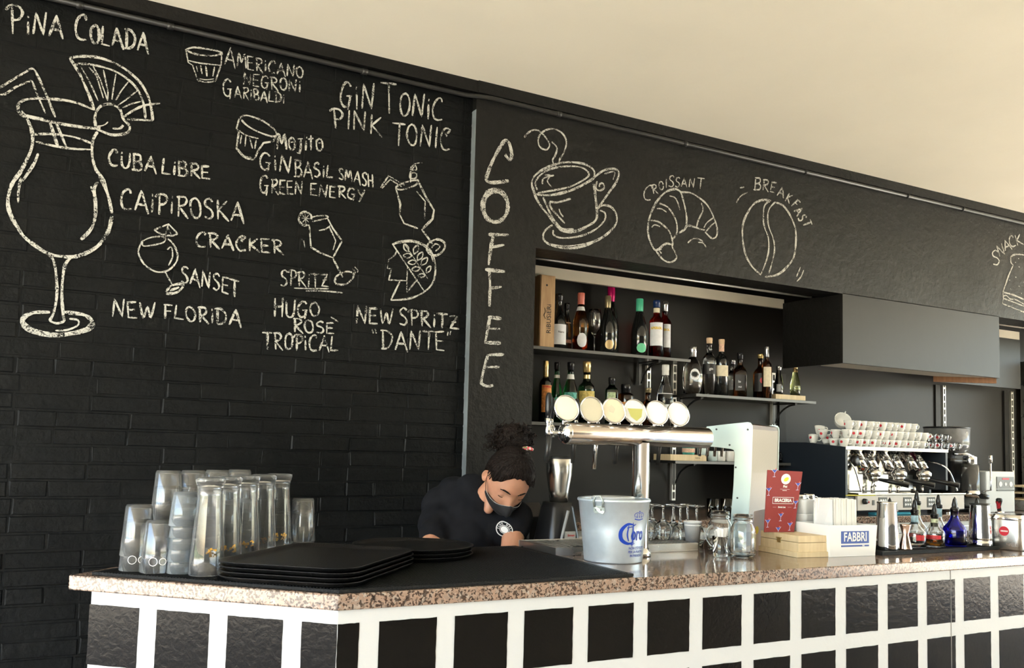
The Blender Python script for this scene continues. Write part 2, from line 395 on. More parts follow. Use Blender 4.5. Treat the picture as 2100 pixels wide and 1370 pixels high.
# band and pipe under the ceiling
bd = MB(); bd.bb(-3.2, XC, YB-.055, YB+.01, 3.178, ZC); bd.bb(XC, 8.68, YW-.02, YW+.01, 3.178, ZC)
struct('trim_1', bd, M_WALL, label='black band along the top of the wall')
pp = thing('wall_pipe', 'long black painted conduit pipe clipped along the wall below the ceiling', 'pipe', (0, 0, 0))
q = MB(); q.tube([(-3.2, YB-.03, 3.162), (1.70, YB-.03, 3.162), (1.80, YW-.018, 3.162), (8.68, YW-.018, 3.162)], .0115, 10); q.build('pipe', M_DARK, pp)
for x in (.05, .38, 1.2, 2.2, 3.0, 3.9, 4.8, 5.35, 6.1, 6.9):
    q = MB(); yy = YB-.03 if x < 1.7 else YW-.018
    q.tube([(x-.012, yy, 3.162), (x+.012, yy, 3.162)], .0145, 10); q.bb(x-.010, x+.010, yy, yy+.03, 3.158, 3.186); q.build('clip', M_DARK, pp)
# recess behind the opening
rc = MB(); rc.bb(XO, 8.6, 4.36, 4.72, 0, 2.7)
wall_recess = struct('wall_recess', rc, M_BACK, label='dark grey back wall of the bar recess')
rc = MB(); rc.bb(XO, 8.6, YW+.17, 4.37, 2.60, 2.72); struct('trim_2', rc, M_BACK, label='dark roof of the bar recess')
# shutter rail and cream board above the shelves
for (x0, x1) in ((XO, 4.23), (5.76, 8.6)):
    q = MB(); q.tube([(x0, 3.95, 2.486), (x1, 3.95, 2.486)], .007, 8); o = q.build('shutter_rail', pbr('pale_aluminium', (.75, .72, .66), .35, metal=.5))
    tag(o, 'thin pale rail above the %s' % ('bottle shelves, left of the box panel' if x0 < 3 else 'right hand opening beyond the box panel'), 'rail')
q = MB(); q.bb(XO, 4.24, 4.19, 4.215, 2.447, 2.508); o = q.build('cream_board', pbr('cream_board_paint', (.66, .60, .49), .6, vary=.06, vscale=4)); tag(o, 'long cream board along the top of the bottle shelf recess', 'board')
q = MB(); q.bb(5.76, 6.76, 4.19, 4.215, 2.447, 2.508); o = q.build('cream_board', MATS['cream_board_paint']); tag(o, 'short cream board above the grey panel at the right edge', 'board')
# drop box (roller housing) hanging in the opening
hb = thing('roller_box', 'large flat grey box panel hanging below the wall right of the bottle shelves', 'panel', (4.229, YW, 2.055))
q = MB(); q.bb(0, 1.52, 0, .02, 0, .425); q.build('front_panel', M_PANEL, hb, .001)
q = MB(); q.bb(0, .02, .02, .485, 0, .425); q.build('side_panel', M_WALL, hb, label='black side panel')
q = MB(); q.prism([(.0, .004), (1.52, .004), (1.15, .205), (.05, .215)], .001, .012); q.build('bottom_strip', pbr('pale_underside', (.50, .47, .41), .6), hb, label='pale underside strip')
q = MB(); q.prism([(1.12, .215), (1.515, .022), (1.515, .05), (1.15, .235)], -.035, .02); q.build('bottom_board', M_BROWN, hb, label='brown plywood edge')
q = MB(); q.bb(1.50, 1.52, .02, .485, 0, .425); q.build('end_panel', M_PANEL, hb)
q = MB(); q.bb(5.76, 6.762, 4.188, 4.21, 2.058, 2.446); o = q.build('grey_panel', M_PANEL, None, .001); tag(o, 'plain grey panel behind the box panel, above the slotted rails at right', 'panel')
# stainless cupboard at the far right edge
sc = thing('steel_cupboard', 'stainless steel cupboard at the right edge of the photo beside the slotted rail', 'cupboard', (7.0, 3.92, 0))
q = MB(); q.bb(0, .9, .02, .42, 0, 2.3); q.build('body', M_BRUSH, sc, .002); q = MB(); q.bb(.01, .44, 0, .02, .2, 2.28); q.build('door', M_BRUSH, sc, .002); q = MB(); q.bb(.46, .89, 0, .02, .2, 2.28); q.build('door', M_BRUSH, sc, .002)
q = MB(); q.tube([(.40, -.02, 1.2), (.40, -.02, 1.5)], .008); q.build('handle', M_CHROME, sc)

# ---- slotted shelf uprights
def upright(x, z0, z1, lab, dark=0):
    t = thing('shelf_upright', lab, 'rail', (x, 4.36, z0), 0)
    q = MB(); h = z1-z0
    q.bb(-.014, -.009, -.022, 0, 0, h); q.bb(.009, .014, -.022, 0, 0, h); k = 0
    z = 0
    while z < h: q.bb(-.009, .009, -.022, -.019, z, min(h, z+.012)); z += .052
    q.build('slotted_channel', pbr('aluminium_channel', (.70, .69, .66), .35, metal=.7), t)
    q = MB(); q.bb(-.009, .009, -.003, -.001, 0, h); q.build('channel_back', M_BLKPL, t, label='dark inside of the channel')
    if dark:
        q = MB(); q.bb(dark-.028, dark+.028, -.012, 0, 0, h); q.build('dark_strip', pbr('soft_black', (.012, .012, .012), .6), t, label='black strip beside the rail')
upright(3.27, 1.30, 2.02, 'slotted metal shelf rail behind the clear bottle with white label')
upright(3.47, 1.20, 2.04, 'slotted metal shelf rail between the two bottle shelves')
upright(4.30, 1.30, 2.04, 'slotted metal shelf rail under the right hand bottle shelf', .09)
upright(6.05, 1.30, 2.055, 'slotted metal shelf rail above the coffee grinder', -.06)
upright(6.89, 1.20, 2.055, 'slotted metal shelf rail above the grey grinder at the right', -.06)

# ---- shelves: glass-thin black boards on curved brackets
M_SHELF = pbr('black_shelf', (.022, .022, .022), .25)
def shelf(x0, x1, z, lab, brs, y0=4.09):
    t = thing('wall_shelf', lab, 'shelf', (x0, 4.34, z))
    q = MB(); q.bb(0, x1-x0, y0-4.34, 0, -.016, 0); q.build('board', M_SHELF, t, .001)
    q = MB(); q.bb(0, x1-x0, y0-4.343, y0-4.339, -.017, -.001); q.build('front_edge', pbr('worn_shelf_edge', (.10, .10, .10), .3), t, label='grey worn front edge')
    for bx in brs:
        q = MB(); x = bx-x0
        q.bb(x-.010, x+.010, -.20, -.0, -.022, -.0165); q.bb(x-.010, x+.010, -.006, 0, -.15, -.02)
        pts = [(x, -.195, -.024), (x, -.13, -.035), (x, -.06, -.075), (x, -.02, -.14)]
        q.tube(smoothline(pts, 4), .006, 6); q.build('bracket', M_DARK, t)
    return t
ZU, ZR, ZLL, ZLO = 2.047, 1.847, 1.640, 1.447
shelf(XO+.01, 3.385, ZU, 'upper black shelf holding the wine bottles', (2.17, 3.20))
shelf(3.43, 4.42, ZR, 'black shelf at right holding the gin and rum bottles', (3.52, 4.30))
shelf(XO+.01, 3.385, ZLL, 'lower left black shelf with liqueur bottles behind the beer taps', (2.17, 3.22))
shelf(3.28, 4.44, ZLO, 'lowest black shelf with cups, behind the beer tower', (3.47, 4.20))

# ---- the bar
PHI = R_(43.12)
bar = thing('bar_counter', 'black and white chequered bar body with an angled left end under granite', 'bar', (0, 0, 0))
dL = Vector((-math.cos(PHI), math.sin(PHI), 0)); nL = Vector((-math.sin(PHI), -math.cos(PHI), 0))
cor = Vector((.6817, 2.158, 0)); eL = cor + dL*.725
perp = -nL
bk = eL + perp*((2.93-eL.y)/perp.y)
poly = [(cor.x, cor.y), (8.3, cor.y), (8.3, 2.90), (bk.x, 2.90), (eL.x, eL.y)]
q = MB(); q.prism([(cor.x, cor.y), (8.3, cor.y), (8.3, 2.92), (bk.x, bk.y), (eL.x, eL.y)], .0, CT-.04)
q.build('bar_body', M_WHITE, bar, .0012)
gt = MB(); c2 = cor + Vector((-.004, -.010, 0)); e2 = cor + dL*.795 + nL*.008; b2 = e2 + perp*((2.985-e2.y)/perp.y)
gt.prism([(c2.x, c2.y), (8.4, c2.y), (8.4, 2.985), (b2.x, b2.y), (e2.x, e2.y)], CT-.04, CT)
o = gt.build('granite_worktop', M_GRAN, None, .004); tag(o, 'pink speckled granite worktop running along the whole bar', 'worktop')
SQW, SQP, ZT = .158, .2107, 1.046
sqm = {}
def square(pos, nrm, wd, ht):
    key = (round(wd, 4), round(ht, 4), round(nrm.x, 3))
    if key not in sqm:
        q = MB(); t = Vector((-nrm.y, nrm.x, 0)); rnd = random.Random(len(sqm)); vs = []; n = 9
        # ragged hand-taped edge, 1 mm thick paint
        pts = []
        for a, b2_ in (((-1, -1), (1, -1)), ((1, -1), (1, 1)), ((1, 1), (-1, 1)), ((-1, 1), (-1, -1))):
            for i in range(n):
                u = i/n; x = a[0]+(b2_[0]-a[0])*u; z = a[1]+(b2_[1]-a[1])*u; jj = rnd.uniform(-.0007, .0007)
                pts.append((x*wd/2+(jj if abs(x) == 1 else 0), z*ht/2+(jj if abs(z) == 1 else 0)))
        m_ = len(pts)
        vs = [t*p[0]+Vector((0, 0, p[1]))+nrm*.0012 for p in pts] + [t*p[0]+Vector((0, 0, p[1]))-nrm*.0004 for p in pts]
        q.add(vs, [tuple(range(m_))] + [(i, i+m_, (i+1) % m_+m_, (i+1) % m_) for i in range(m_)])
        me = bpy.data.meshes.new('black_square'); me.from_pydata(q.v, [], q.f); me.materials.append(M_SQ); sqm[key] = me
    o = bpy.data.objects.new('black_square', sqm[key]); COL.objects.link(o); o.parent = bar; o.location = pos; return o
nF = Vector((0, -1, 0))
for r_ in range(5):
    zc_ = ZT-SQW/2-r_*.208
    ed = []
    wd = .738-cor.x; square(Vector((cor.x+wd/2, cor.y, zc_)), nF, wd-.001, SQW)
    for k in range(35):
        xc = .7908+k*SQP+SQW/2
        if xc < 8.2: square(Vector((xc, cor.y, zc_)), nF, SQW, SQW)
    square(cor+dL*.049+Vector((0, 0, zc_)), nL, .096, SQW)
    for k in range(3): square(cor+dL*(.1497+k*SQP+SQW/2)+Vector((0, 0, zc_)), nL, SQW if k < 2 else .155, SQW)
# fine vertical panel joint
q = MB(); q.bb(3.03, 3.0325, cor.y-.0018, cor.y, 0, CT-.04); q.build('panel_joint', pbr('joint_grey', (.25, .24, .23), .8), bar)
# rubber bar mat covering the left end
mm = MB(); m0 = cor+dL*.745+nL*-.002; c3 = cor+Vector((0, .004, 0))
rear = m0+perp*.30
mm.prism([(c3.x+.002, c3.y), (1.588, c3.y+.006), (1.606, 2.938), (rear.x+.08, 2.938), (m0.x+.012, m0.y+.004)], CT+.0005, CT+.009)
bm_ = thing('bar_mat', 'large black ribbed rubber mat covering the left end of the granite worktop', 'mat', (0, 0, 0))
mm.build('mat_sheet', M_MAT, bm_, .001)
q = MB(); x = c3.x+.02
while x < 1.575: q.bb(x, x+.004, c3.y+.012, 2.925, CT+.009, CT+.0105); x += .0095
k = 0
while k < .72:
    p = cor+dL*k+perp*.008; a = p; 
    q.box(p+perp*.06+Vector((0, 0, CT+.0097)), (.004, .11, .0016), math.atan2(perp.y, perp.x)-PI/2); k += .0095
o = q.build('ribs', M_MAT, bm_); o['kind'] = 'stuff'

# ---- back counter with granite top, splash strip and steel front
bc = thing('back_counter', 'granite topped back counter carrying the coffee machine', 'counter', (0, 0, 0))
q = MB(); q.bb(2.2, 6.98, 3.60, 4.34, 1.107, 1.147); q.build('granite_top', M_GRAN, bc, .003)
q = MB(); q.bb(2.25, 6.98, 3.64, 4.34, 0.1, 1.107); q.build('cabinet', pbr('light_steel_front', (.60, .58, .55), .3, metal=.6), bc, .002)
x = 2.28
while x < 6.4:
    q = MB(); q.bb(x, x+.50, 3.625, 3.64, .95, 1.075); d_ = q.build('drawer', pbr('light_steel_panel', (.68, .66, .63), .28, metal=.5), bc, .003)
    q = MB(); q.bb(x+.1, x+.4, 3.612, 3.625, 1.03, 1.045); q.build('handle', M_BLKPL, d_)
    q = MB(); q.bb(x, x+.50, 3.625, 3.64, .15, .935); q.build('door', MATS['light_steel_panel'], bc, .003); x += .52
# low steel worktop behind the bar front
q = MB(); q.bb(2.0, 8.0, 2.93, 3.25, .88, .92); q.bb(2.0, 8.0, 2.95, 3.22, .05, .88); o = q.build('underbar_worktop', M_BRUSH); tag(o, 'low brushed steel worktop behind the bar counter', 'worktop')

# ================================================================== CHALK: single-stroke hand lettering and drawings on the wall
def arc(cx, cy, rx, ry, a0, a1, n=12): return [(cx+rx*math.cos(R_(a0+(a1-a0)*i/n)), cy+ry*math.sin(R_(a0+(a1-a0)*i/n))) for i in range(n+1)]
GL = {
 'A': (.78, [[(0, 0), (.42, 1)], [(.40, .98), (.80, -.12)], [(.10, .34), (.68, .30)]]),
 'B': (.66, [[(.10, 0), (.08, 1)], [(.0, .98), (.45, .98), (.56, .78), (.42, .56), (.1, .52)], [(.1, .52), (.52, .48), (.64, .24), (.46, .02), (-.05, 0)]]),
 'C': (.66, [[(.60, .80), (.56, .97), (.40, 1.02), (.16, .82), (.02, .46), (.10, .12), (.32, 0), (.62, .06)]]),
 'c': (.66, [[(.42, .62), (.36, .80), (.52, .84), (.60, .98), (.36, 1.02), (.12, .82), (.02, .46), (.10, .12), (.32, 0), (.62, .06)]]),
 'D': (.72, [[(.10, 0), (.10, 1)], [(-.08, .98), (.34, .98), (.66, .70), (.62, .30), (.36, .05), (-.05, 0)]]),
 'E': (.58, [[(.55, 1.0), (.02, .96), (.02, .02), (.56, .0)], [(.04, .50), (.46, .52)]]),
 'F': (.58, [[(.0, 1.0), (.60, 1.0)], [(.12, 1), (.08, 0)], [(.1, .55), (.5, .58)]]),
 'G': (.72, [[(.62, .84), (.46, 1.0), (.22, .94), (.04, .60), (.06, .20), (.28, .0), (.52, .12), (.58, .42)], [(.34, .44), (.70, .46)], [(.6, .44), (.50, -.12)]]),
 'H': (.66, [[(.08, 0), (.05, 1)], [(.58, 1.02), (.60, 0)], [(.0, .52), (.64, .56)]]),
 'I': (.22, [[(.12, 1), (.10, 0)]]),
 'i': (.22, [[(.12, .66), (.10, 0)], [(.13, .92), (.12, .80)]]),
 'J': (.45, [[(.02, .72), (.5, .76)], [(.34, .74), (.30, .10), (.14, -.22), (-.08, -.18)]]),
 'K': (.66, [[(.08, 1), (.06, 0)], [(.60, .96), (.10, .48), (.70, -.06)]]),
 'L': (.60, [[(.14, 1), (.0, .04), (.60, .02)]]),
 'M': (.86, [[(.0, 0), (.16, 1), (.40, .36), (.68, 1.0), (.84, 0)]]),
 'N': (.74, [[(.02, 0), (.12, 1), (.58, .02), (.70, 1.05)]]),
 'O': (.66, [[(.36, 1), (.10, .84), (.02, .46), (.14, .1), (.36, 0), (.56, .16), (.62, .52), (.52, .86), (.30, 1.0)]]),
 'o': (.60, [[(.30, .80), (.06, .66), (.02, .36), (.14, .06), (.36, 0), (.54, .2), (.56, .5), (.42, .76), (.2, .8)], [(.2, .5), (.4, .52)]]),
 'P': (.62, [[(.16, 0), (.14, 1)], [(-.12, .84), (.08, 1.0), (.44, .98), (.60, .76), (.44, .54), (.16, .48)]]),
 'R': (.68, [[(.12, 0), (.10, 1)], [(-.04, .96), (.40, 1.0), (.58, .80), (.42, .58), (.12, .50)], [(.16, .50), (.72, -.08)]]),
 'S': (.60, [[(.54, .88), (.36, 1.02), (.10, .88), (.12, .64), (.42, .46), (.54, .22), (.34, .0), (.02, .08)]]),
 'T': (.66, [[(-.10, 1.0), (.72, .98)], [(.34, 1), (.30, -.04)]]),
 't': (.46, [[(-.02, .74), (.46, .80)], [(.24, 1.0), (.20, 0)]]),
 'U': (.66, [[(.04, 1), (.06, .28), (.24, .0), (.46, .06), (.58, .40), (.60, 1.0)]]),
 'V': (.66, [[(.0, 1), (.32, 0), (.62, 1)]]),
 'W': (.92, [[(.0, 1), (.20, .0), (.44, .72), (.64, .0), (.90, 1.02)]]),
 'Y': (.62, [[(.0, 1), (.28, .50)], [(.62, 1), (.10, -.16)]]),
 'Z': (.66, [[(.0, .92), (.56, .98), (.08, .06), (.70, .0)], [(.14, .50), (.50, .54)]]),
 'Q': (.5, [[(.05, 1.05), (.15, .82)], [(.25, 1.05), (.33, .82)]]),
 'q': (.4, [[(.05, .82), (.12, 1.02)], [(.22, .84), (.30, 1.04)]]),
}
CH_Y = {'L': YB-.0062, 'R': YW-.0022}
rc_ = random.Random(11)
def ribbon(mb, pts, wpx, Y, smooth=True):
    # pts in photograph pixels on the wall; hw half width of the chalk line in metres
    pts = [(p[0], p[1]) for p in pts]
    if smooth and len(pts) > 2: pts = [(v.x, v.y) for v in smoothline([(p[0], p[1], 0) for p in pts], 5)]
    W_ = [onY(p[0], p[1], Y) for p in pts]
    # resample at about 6 mm so the stroke edge can wander
    out = [W_[0]]
    for a, b in zip(W_, W_[1:]):
        n = max(1, int((b-a).length/.012))
        for i in range(1, n+1): out.append(a+(b-a)*(i/n))
    hw = wpx/2/pxm(W_[len(W_)//2]); vs = []; n = len(out)
    if n < 2: return
    ph = rc_.uniform(0, 9)
    for i, p in enumerate(out):
        t = (out[min(i+1, n-1)]-out[max(i-1, 0)]); t.y = 0
        if t.length < 1e-6: t = Vector((1, 0, 0))
        t.normalize(); s = Vector((-t.z, 0, t.x))
        h = hw*(.86+.28*math.sin(i*.5+ph)*.5+rc_.uniform(-.14, .14))
        if i == 0 or i == n-1: h *= .6
        jy = rc_.uniform(-.0003, .0003)
        vs += [p+s*h+Vector((0, jy, 0)), p-s*h+Vector((0, jy, 0))]
    mb.add(vs, [(2*i, 2*i+1, 2*i+3, 2*i+2) for i in range(n-1)])
def word(txt, label, x0, y0, x1, y1, h0, h1=None, side='L', w=4.6, lab=True, first=None, slant=.0):
    # baseline from (x0,y0) to (x1,y1) in photo pixels, cap height h0 -> h1
    h1 = h1 or h0; mb = MB(); tot = 0; adv = []
    for k, ch in enumerate(txt):
        a = .42 if ch == ' ' else GL[ch][0]+.16
        if k == 0 and first: a *= first
        adv.append(a); tot += a
    tot -= .16; u = 0
    L = math.hypot(x1-x0, y1-y0); ex = ((x1-x0)/L, (y1-y0)/L)
    unit = L/tot
    for k, ch in enumerate(txt):
        if ch != ' ':
            f = u/tot; h = h0+(h1-h0)*f
            if k == 0 and first: h *= first
            bx, by = x0+(x1-x0)*f, y0+(y1-y0)*f+rc_.uniform(-.05, .05)*h
            s = unit*(first if (k == 0 and first) else 1); rot = rc_.uniform(-.05, .05)
            for st_ in GL[ch][1]:
                pts = []
                for (gx, gy) in st_:
                    gx += rc_.uniform(-.02, .02); gy += rc_.uniform(-.02, .02)
                    px = bx+ex[0]*gx*s+(rot+slant)*gy*h; py = by+ex[1]*gx*s-gy*h
                    pts.append((px, py))
                ribbon(mb, pts, w*rc_.uniform(.88, 1.1), CH_Y[side], len(pts) > 4 or ch in 'DPR')
        u += adv[k]
    mb.build('chalk_lettering', M_CHALK, wall_left if side == 'L' else wall_back, label=label)
def letters(label, side, items, w=3.6):
    mb = MB()
    for ch, cx, cy, h, rot in items:
        wd = GL[ch][0]; c_, s_ = math.cos(R_(rot)), math.sin(R_(rot))
        for st_ in GL[ch][1]:
            pts = []
            for gx, gy in st_:
                X = (gx-wd/2)*h*.85; Yy = -(gy-.5)*h
                pts.append((cx+X*c_-Yy*s_, cy+X*s_+Yy*c_))
            ribbon(mb, pts, w, CH_Y[side], len(pts) > 4)
    mb.build('chalk_lettering', M_CHALK, wall_left if side == 'L' else wall_back, label=label)
def drawing(label, side, sc, ox, oy, strokes):
    mb = MB()
    for s in strokes:
        w = s[0]; sharp = s[1] == 's' if isinstance(s[1], str) else False; pts = s[2:] if isinstance(s[1], str) else s[1:]
        ribbon(mb, [(p[0]/sc+ox, p[1]/sc+oy) for p in pts], w, CH_Y[side], not sharp)
    mb.build('chalk_drawing', M_CHALK, wall_left if side == 'L' else wall_back, label=label)
word('PiNA', 'chalk lettering PINA at the top left', 18, 69, 128, 76, 44, 44, first=1.3, w=5.4)
word('COLADA', 'chalk lettering COLADA', 154, 81, 304, 106, 38, 40, first=1.35, w=5.4)
word('AMERiCANO', 'chalk lettering AMERICANO', 461, 134, 622, 161, 30, 22, w=3.6, first=1.25)
word('NEGRONi', 'chalk lettering NEGRONI', 499, 174, 617, 190, 25, 24, w=3.6)
word('GARiBALDi', 'chalk lettering GARIBALDI', 458, 197, 584, 212, 24, 20, first=1.5, w=3.6)
word('GiN', 'chalk lettering GIN above PINK', 697, 219, 767, 224, 50, 50, w=4.6)
word('TONiC', 'chalk lettering TONIC, upper of the two', 786, 232, 908, 246, 48, 44, first=1.25, w=4.6)
word('PINK', 'chalk lettering PINK', 682, 260, 782, 277, 40, 40, w=4.6)
word('TONIc', 'chalk lettering TONIC, lower of the two', 808, 297, 924, 308, 44, 44, w=4.6)
word('MoJito', 'chalk lettering MOJITO', 568, 307, 662, 308, 32, 30, w=4.2)
word('GiN', 'chalk lettering GIN before BASIL SMASH', 533, 346, 597, 357, 34, 34, w=4.2)
word('BASiL', 'chalk lettering BASIL', 604, 363, 683, 365, 34, 24, w=4.2)
word('SMASH', 'chalk lettering SMASH', 695, 366, 766, 386, 22, 28, w=3.8)
word('GREEN', 'chalk lettering GREEN', 533, 395, 621, 400, 30, 26, first=1.2, w=4)
word('ENERGY', 'chalk lettering ENERGY', 637, 400, 748, 411, 24, 22, w=4)
word('CUBA', 'chalk lettering CUBA', 223, 339, 320, 354, 32, 32, w=4.8)
word('LiBRE', 'chalk lettering LIBRE', 332, 355, 431, 368, 32, 24, w=4.8)
word('CAiPiROSKA', 'chalk lettering CAIPIROSKA', 248, 430, 500, 456, 42, 40, w=5)
word('CRAcKER', 'chalk lettering CRACKER', 402, 506, 581, 520, 30, 27, w=4.8)
word('SANSET', 'chalk lettering SANSET', 371, 578, 490, 608, 34, 32, w=4.4)
word('SPRiTZ', 'chalk lettering SPRITZ with two underlines', 575, 585, 674, 589, 32, 24, w=4)
word('NEW', 'chalk lettering NEW before FLORIDA', 231, 650, 319, 652, 36, 28, w=4.8)
word('FLORiDA', 'chalk lettering FLORIDA', 336, 652, 494, 669, 28, 34, w=4.8)
word('HUGO', 'chalk lettering HUGO', 561, 650, 656, 648, 38, 26, w=4.6)
word('ROSE', 'chalk lettering ROSE with accent', 601, 681, 686, 684, 28, 20, w=4.4)
word('TROPiCAL', 'chalk lettering TROPICAL', 541, 717, 694, 719, 34, 30, w=4.6)
word('NEW', 'chalk lettering NEW before SPRITZ', 731, 661, 806, 664, 34, 28, w=4.6)
word('SPRiTZ', 'chalk lettering SPRITZ above DANTE', 819, 667, 940, 674, 34, 26, w=4.6)
word('QDANTEq', 'chalk lettering DANTE in quotation marks', 762, 716, 930, 718, 38, 38, w=4.6)
drawing('two chalk underlines and an accent', 'L', 3.5, 380, 400, [(3, (780, 668), (900, 672), (1030, 672)), (3, (865, 688), (1000, 690), (1130, 702)), (4, (1045, 875), (1098, 910))])
# tall pina colada glass
drawing('large chalk drawing of a stemmed cocktail glass with straw and pineapple slice', 'L', 3.702, 0, 0, [
 (6, (135, 835), (150, 780), (230, 750), (400, 752), (560, 775), (720, 835)), (6, (135, 835), (180, 880), (330, 912), (520, 950), (720, 975), (760, 965)),
 (4, (165, 840), (200, 875), (330, 900)),
 (5, 's', (0, 665), (120, 590), (240, 520), (262, 525)), (5, 's', (0, 720), (40, 715), (120, 660), (235, 612), (250, 620)),
 (5, 's', (262, 530), (300, 600), (360, 740), (420, 890)), (4, 's', (242, 612), (290, 735), (345, 860)), (6, 's', (375, 915), (440, 1115)), (6, 's', (425, 930), (505, 1120)),
 (5, (245, 1020), (400, 1018), (560, 1040), (700, 1090)), (5, (270, 1075), (420, 1110), (560, 1130), (695, 1135)),
 (7, (205, 900), (235, 970), (248, 1050), (235, 1140), (180, 1260), (110, 1370)), (6, (290, 1165), (260, 1240), (215, 1310), (170, 1375)),
 (6, (740, 1000), (705, 1070), (700, 1180), (730, 1290), (790, 1370), (830, 1530), (850, 1620)), (6, (750, 1330), (820, 1480), (850, 1600)),
 (8, (165, 1295), (90, 1400), (60, 1530), (85, 1640), (170, 1780), (260, 1860), (380, 1930), (520, 1950), (620, 1935), (740, 1870), (820, 1760), (850, 1640)),
 (6, (110, 1680), (180, 1795), (300, 1890), (380, 1925)), (5, (640, 1930), (720, 1890), (800, 1800)),
 (5, (160, 1350), (140, 1450), (138, 1540)), (7, (740, 1380), (715, 1440), (725, 1540), (722, 1650), (690, 1740), (615, 1820)), (5, (690, 1415), (715, 1480)),
 (6, (370, 1930), (410, 1990), (430, 2130), (430, 2260), (405, 2380), (375, 2435)), (6, (545, 1950), (495, 2010), (475, 2130), (470, 2260), (480, 2380), (490, 2440)), (5, (375, 2435), (430, 2455), (490, 2440)),
 (9, (380, 2370), (250, 2375), (175, 2420), (190, 2490), (290, 2530), (450, 2545), (620, 2520), (705, 2470), (650, 2395), (490, 2370)), (6, (175, 2440), (260, 2505), (450, 2535), (640, 2500), (690, 2450)),
 (4, (525, 2420), (590, 2430), (590, 2470), (510, 2505), (420, 2510)),
 (6, (530, 440), (620, 428), (760, 440), (920, 505), (1050, 610), (1120, 720), (1150, 830), (1160, 915)), (5, (560, 490), (680, 488), (860, 535), (980, 610), (1050, 690), (1090, 790), (1105, 900)),
 (6, 's', (530, 440), (610, 570), (680, 730), (715, 830)), (5, 's', (965, 905), (1100, 912), (1160, 915)), (5, (930, 895), (1010, 840), (1100, 800), (1215, 785)),
 (3, 's', (610, 500), (680, 620), (745, 765)), (3, 's', (675, 510), (730, 570), (785, 745)), (3, 's', (705, 500), (760, 600), (818, 765)), (3, 's', (785, 530), (820, 700), (818, 765)),
 (3, 's', (880, 560), (860, 680), (850, 755)), (3, 's', (975, 620), (920, 690), (880, 760)), (3, 's', (1040, 690), (960, 755), (895, 800)), (3, 's', (1070, 770), (990, 790), (930, 820)),
 (6, (725, 960), (722, 880), (760, 810), (840, 790), (910, 830), (935, 900), (985, 960), (960, 1010), (860, 1025), (780, 1000), (730, 975)), (3, (735, 960), (790, 950), (820, 925)), (5, (855, 975), (910, 975), (935, 950))])
drawing('chalk drawing of a tumbler left of AMERICANO', 'L', 3.333, 350, 50, [(4, (100, 175), (150, 158), (230, 165), (330, 185), (350, 200), (280, 215), (180, 205), (110, 180)), (3, 's', (105, 180), (120, 260), (150, 280), (185, 385)),
 (3, 's', (350, 200), (345, 275), (305, 390)), (4, (185, 385), (240, 395), (305, 390)), (3, (115, 245), (200, 265), (345, 280)), (3, 's', (175, 285), (185, 325)), (3, 's', (205, 280), (215, 340)), (4, 's', (240, 285), (248, 355)), (3, 's', (300, 290), (288, 355)), (2, (190, 370), (240, 378), (300, 372))])
drawing('chalk drawing of a tilted tumbler above MOJITO', 'L', 3.333, 350, 50, [(4, (475, 635), (520, 622), (620, 655), (700, 710), (725, 755), (690, 765), (600, 735), (520, 690), (475, 640)), (4, 's', (470, 640), (450, 710), (465, 740), (450, 850), (480, 890)),
 (4, 's', (725, 760), (700, 800), (635, 810), (600, 860), (570, 925)), (4, (480, 890), (520, 915), (570, 925)), (3, (465, 725), (520, 760), (600, 780)), (3, 's', (485, 755), (475, 820)), (3, 's', (515, 760), (508, 835)), (3, 's', (540, 775), (560, 850)), (3, 's', (585, 790), (575, 850)), (2, (460, 850), (500, 895), (555, 910))])
drawing('chalk drawing of a round glass with a paper umbrella above SANSET', 'L', 3.702, 0, 350, [(4, (1085, 530), (1050, 610), (1080, 690), (1130, 740), (1200, 770), (1280, 755), (1340, 690), (1345, 620), (1310, 550), (1270, 515)),
 (3, (1085, 535), (1130, 512), (1200, 500), (1255, 510), (1240, 545), (1160, 565), (1090, 572), (1080, 545)), (3, (1270, 600), (1300, 580), (1310, 650), (1280, 720)), (3, 's', (1250, 765), (1310, 870)), (6, (1260, 920), (1300, 875), (1370, 860), (1390, 880), (1340, 925), (1260, 935)), (5, (1290, 910), (1360, 885)),
 (4, 's', (1170, 450), (1280, 405), (1350, 480)), (4, (1170, 450), (1220, 480), (1300, 495), (1350, 480)), (3, 's', (1280, 405), (1245, 520)), (2, 's', (1275, 430), (1300, 485))])
drawing('chalk drawing of a tilted spritz glass with a citrus slice', 'L', 3.5, 380, 400, [(3, (905, 160), (960, 148), (1015, 150), (1020, 165), (960, 180), (910, 190)), (4, 's', (890, 215), (895, 290), (902, 375), (970, 415), (1060, 450)), (4, 's', (1020, 165), (1060, 240), (1125, 330), (1060, 450)),
 (3, 's', (1035, 230), (1080, 330), (1060, 395)), (3, 's', (960, 255), (1010, 245), (1040, 220)), (4, 's', (1060, 455), (1130, 590)), (4, (1070, 625), (1090, 580), (1150, 550), (1205, 560), (1200, 600), (1150, 640), (1090, 640), (1070, 620)),
 (5, (890, 215), (845, 215), (815, 180), (825, 140), (860, 120), (900, 140), (905, 175)), (2, 's', (860, 135), (865, 205)), (2, 's', (835, 165), (895, 170)), (2, 's', (842, 145), (885, 195)), (2, 's', (885, 145), (842, 195)), (2, 's', (835, 310), (842, 335)), (2, 's', (850, 325), (858, 375)), (2, (1200, 530), (1220, 550), (1215, 570)), (2, (1215, 515), (1238, 540), (1235, 555))])
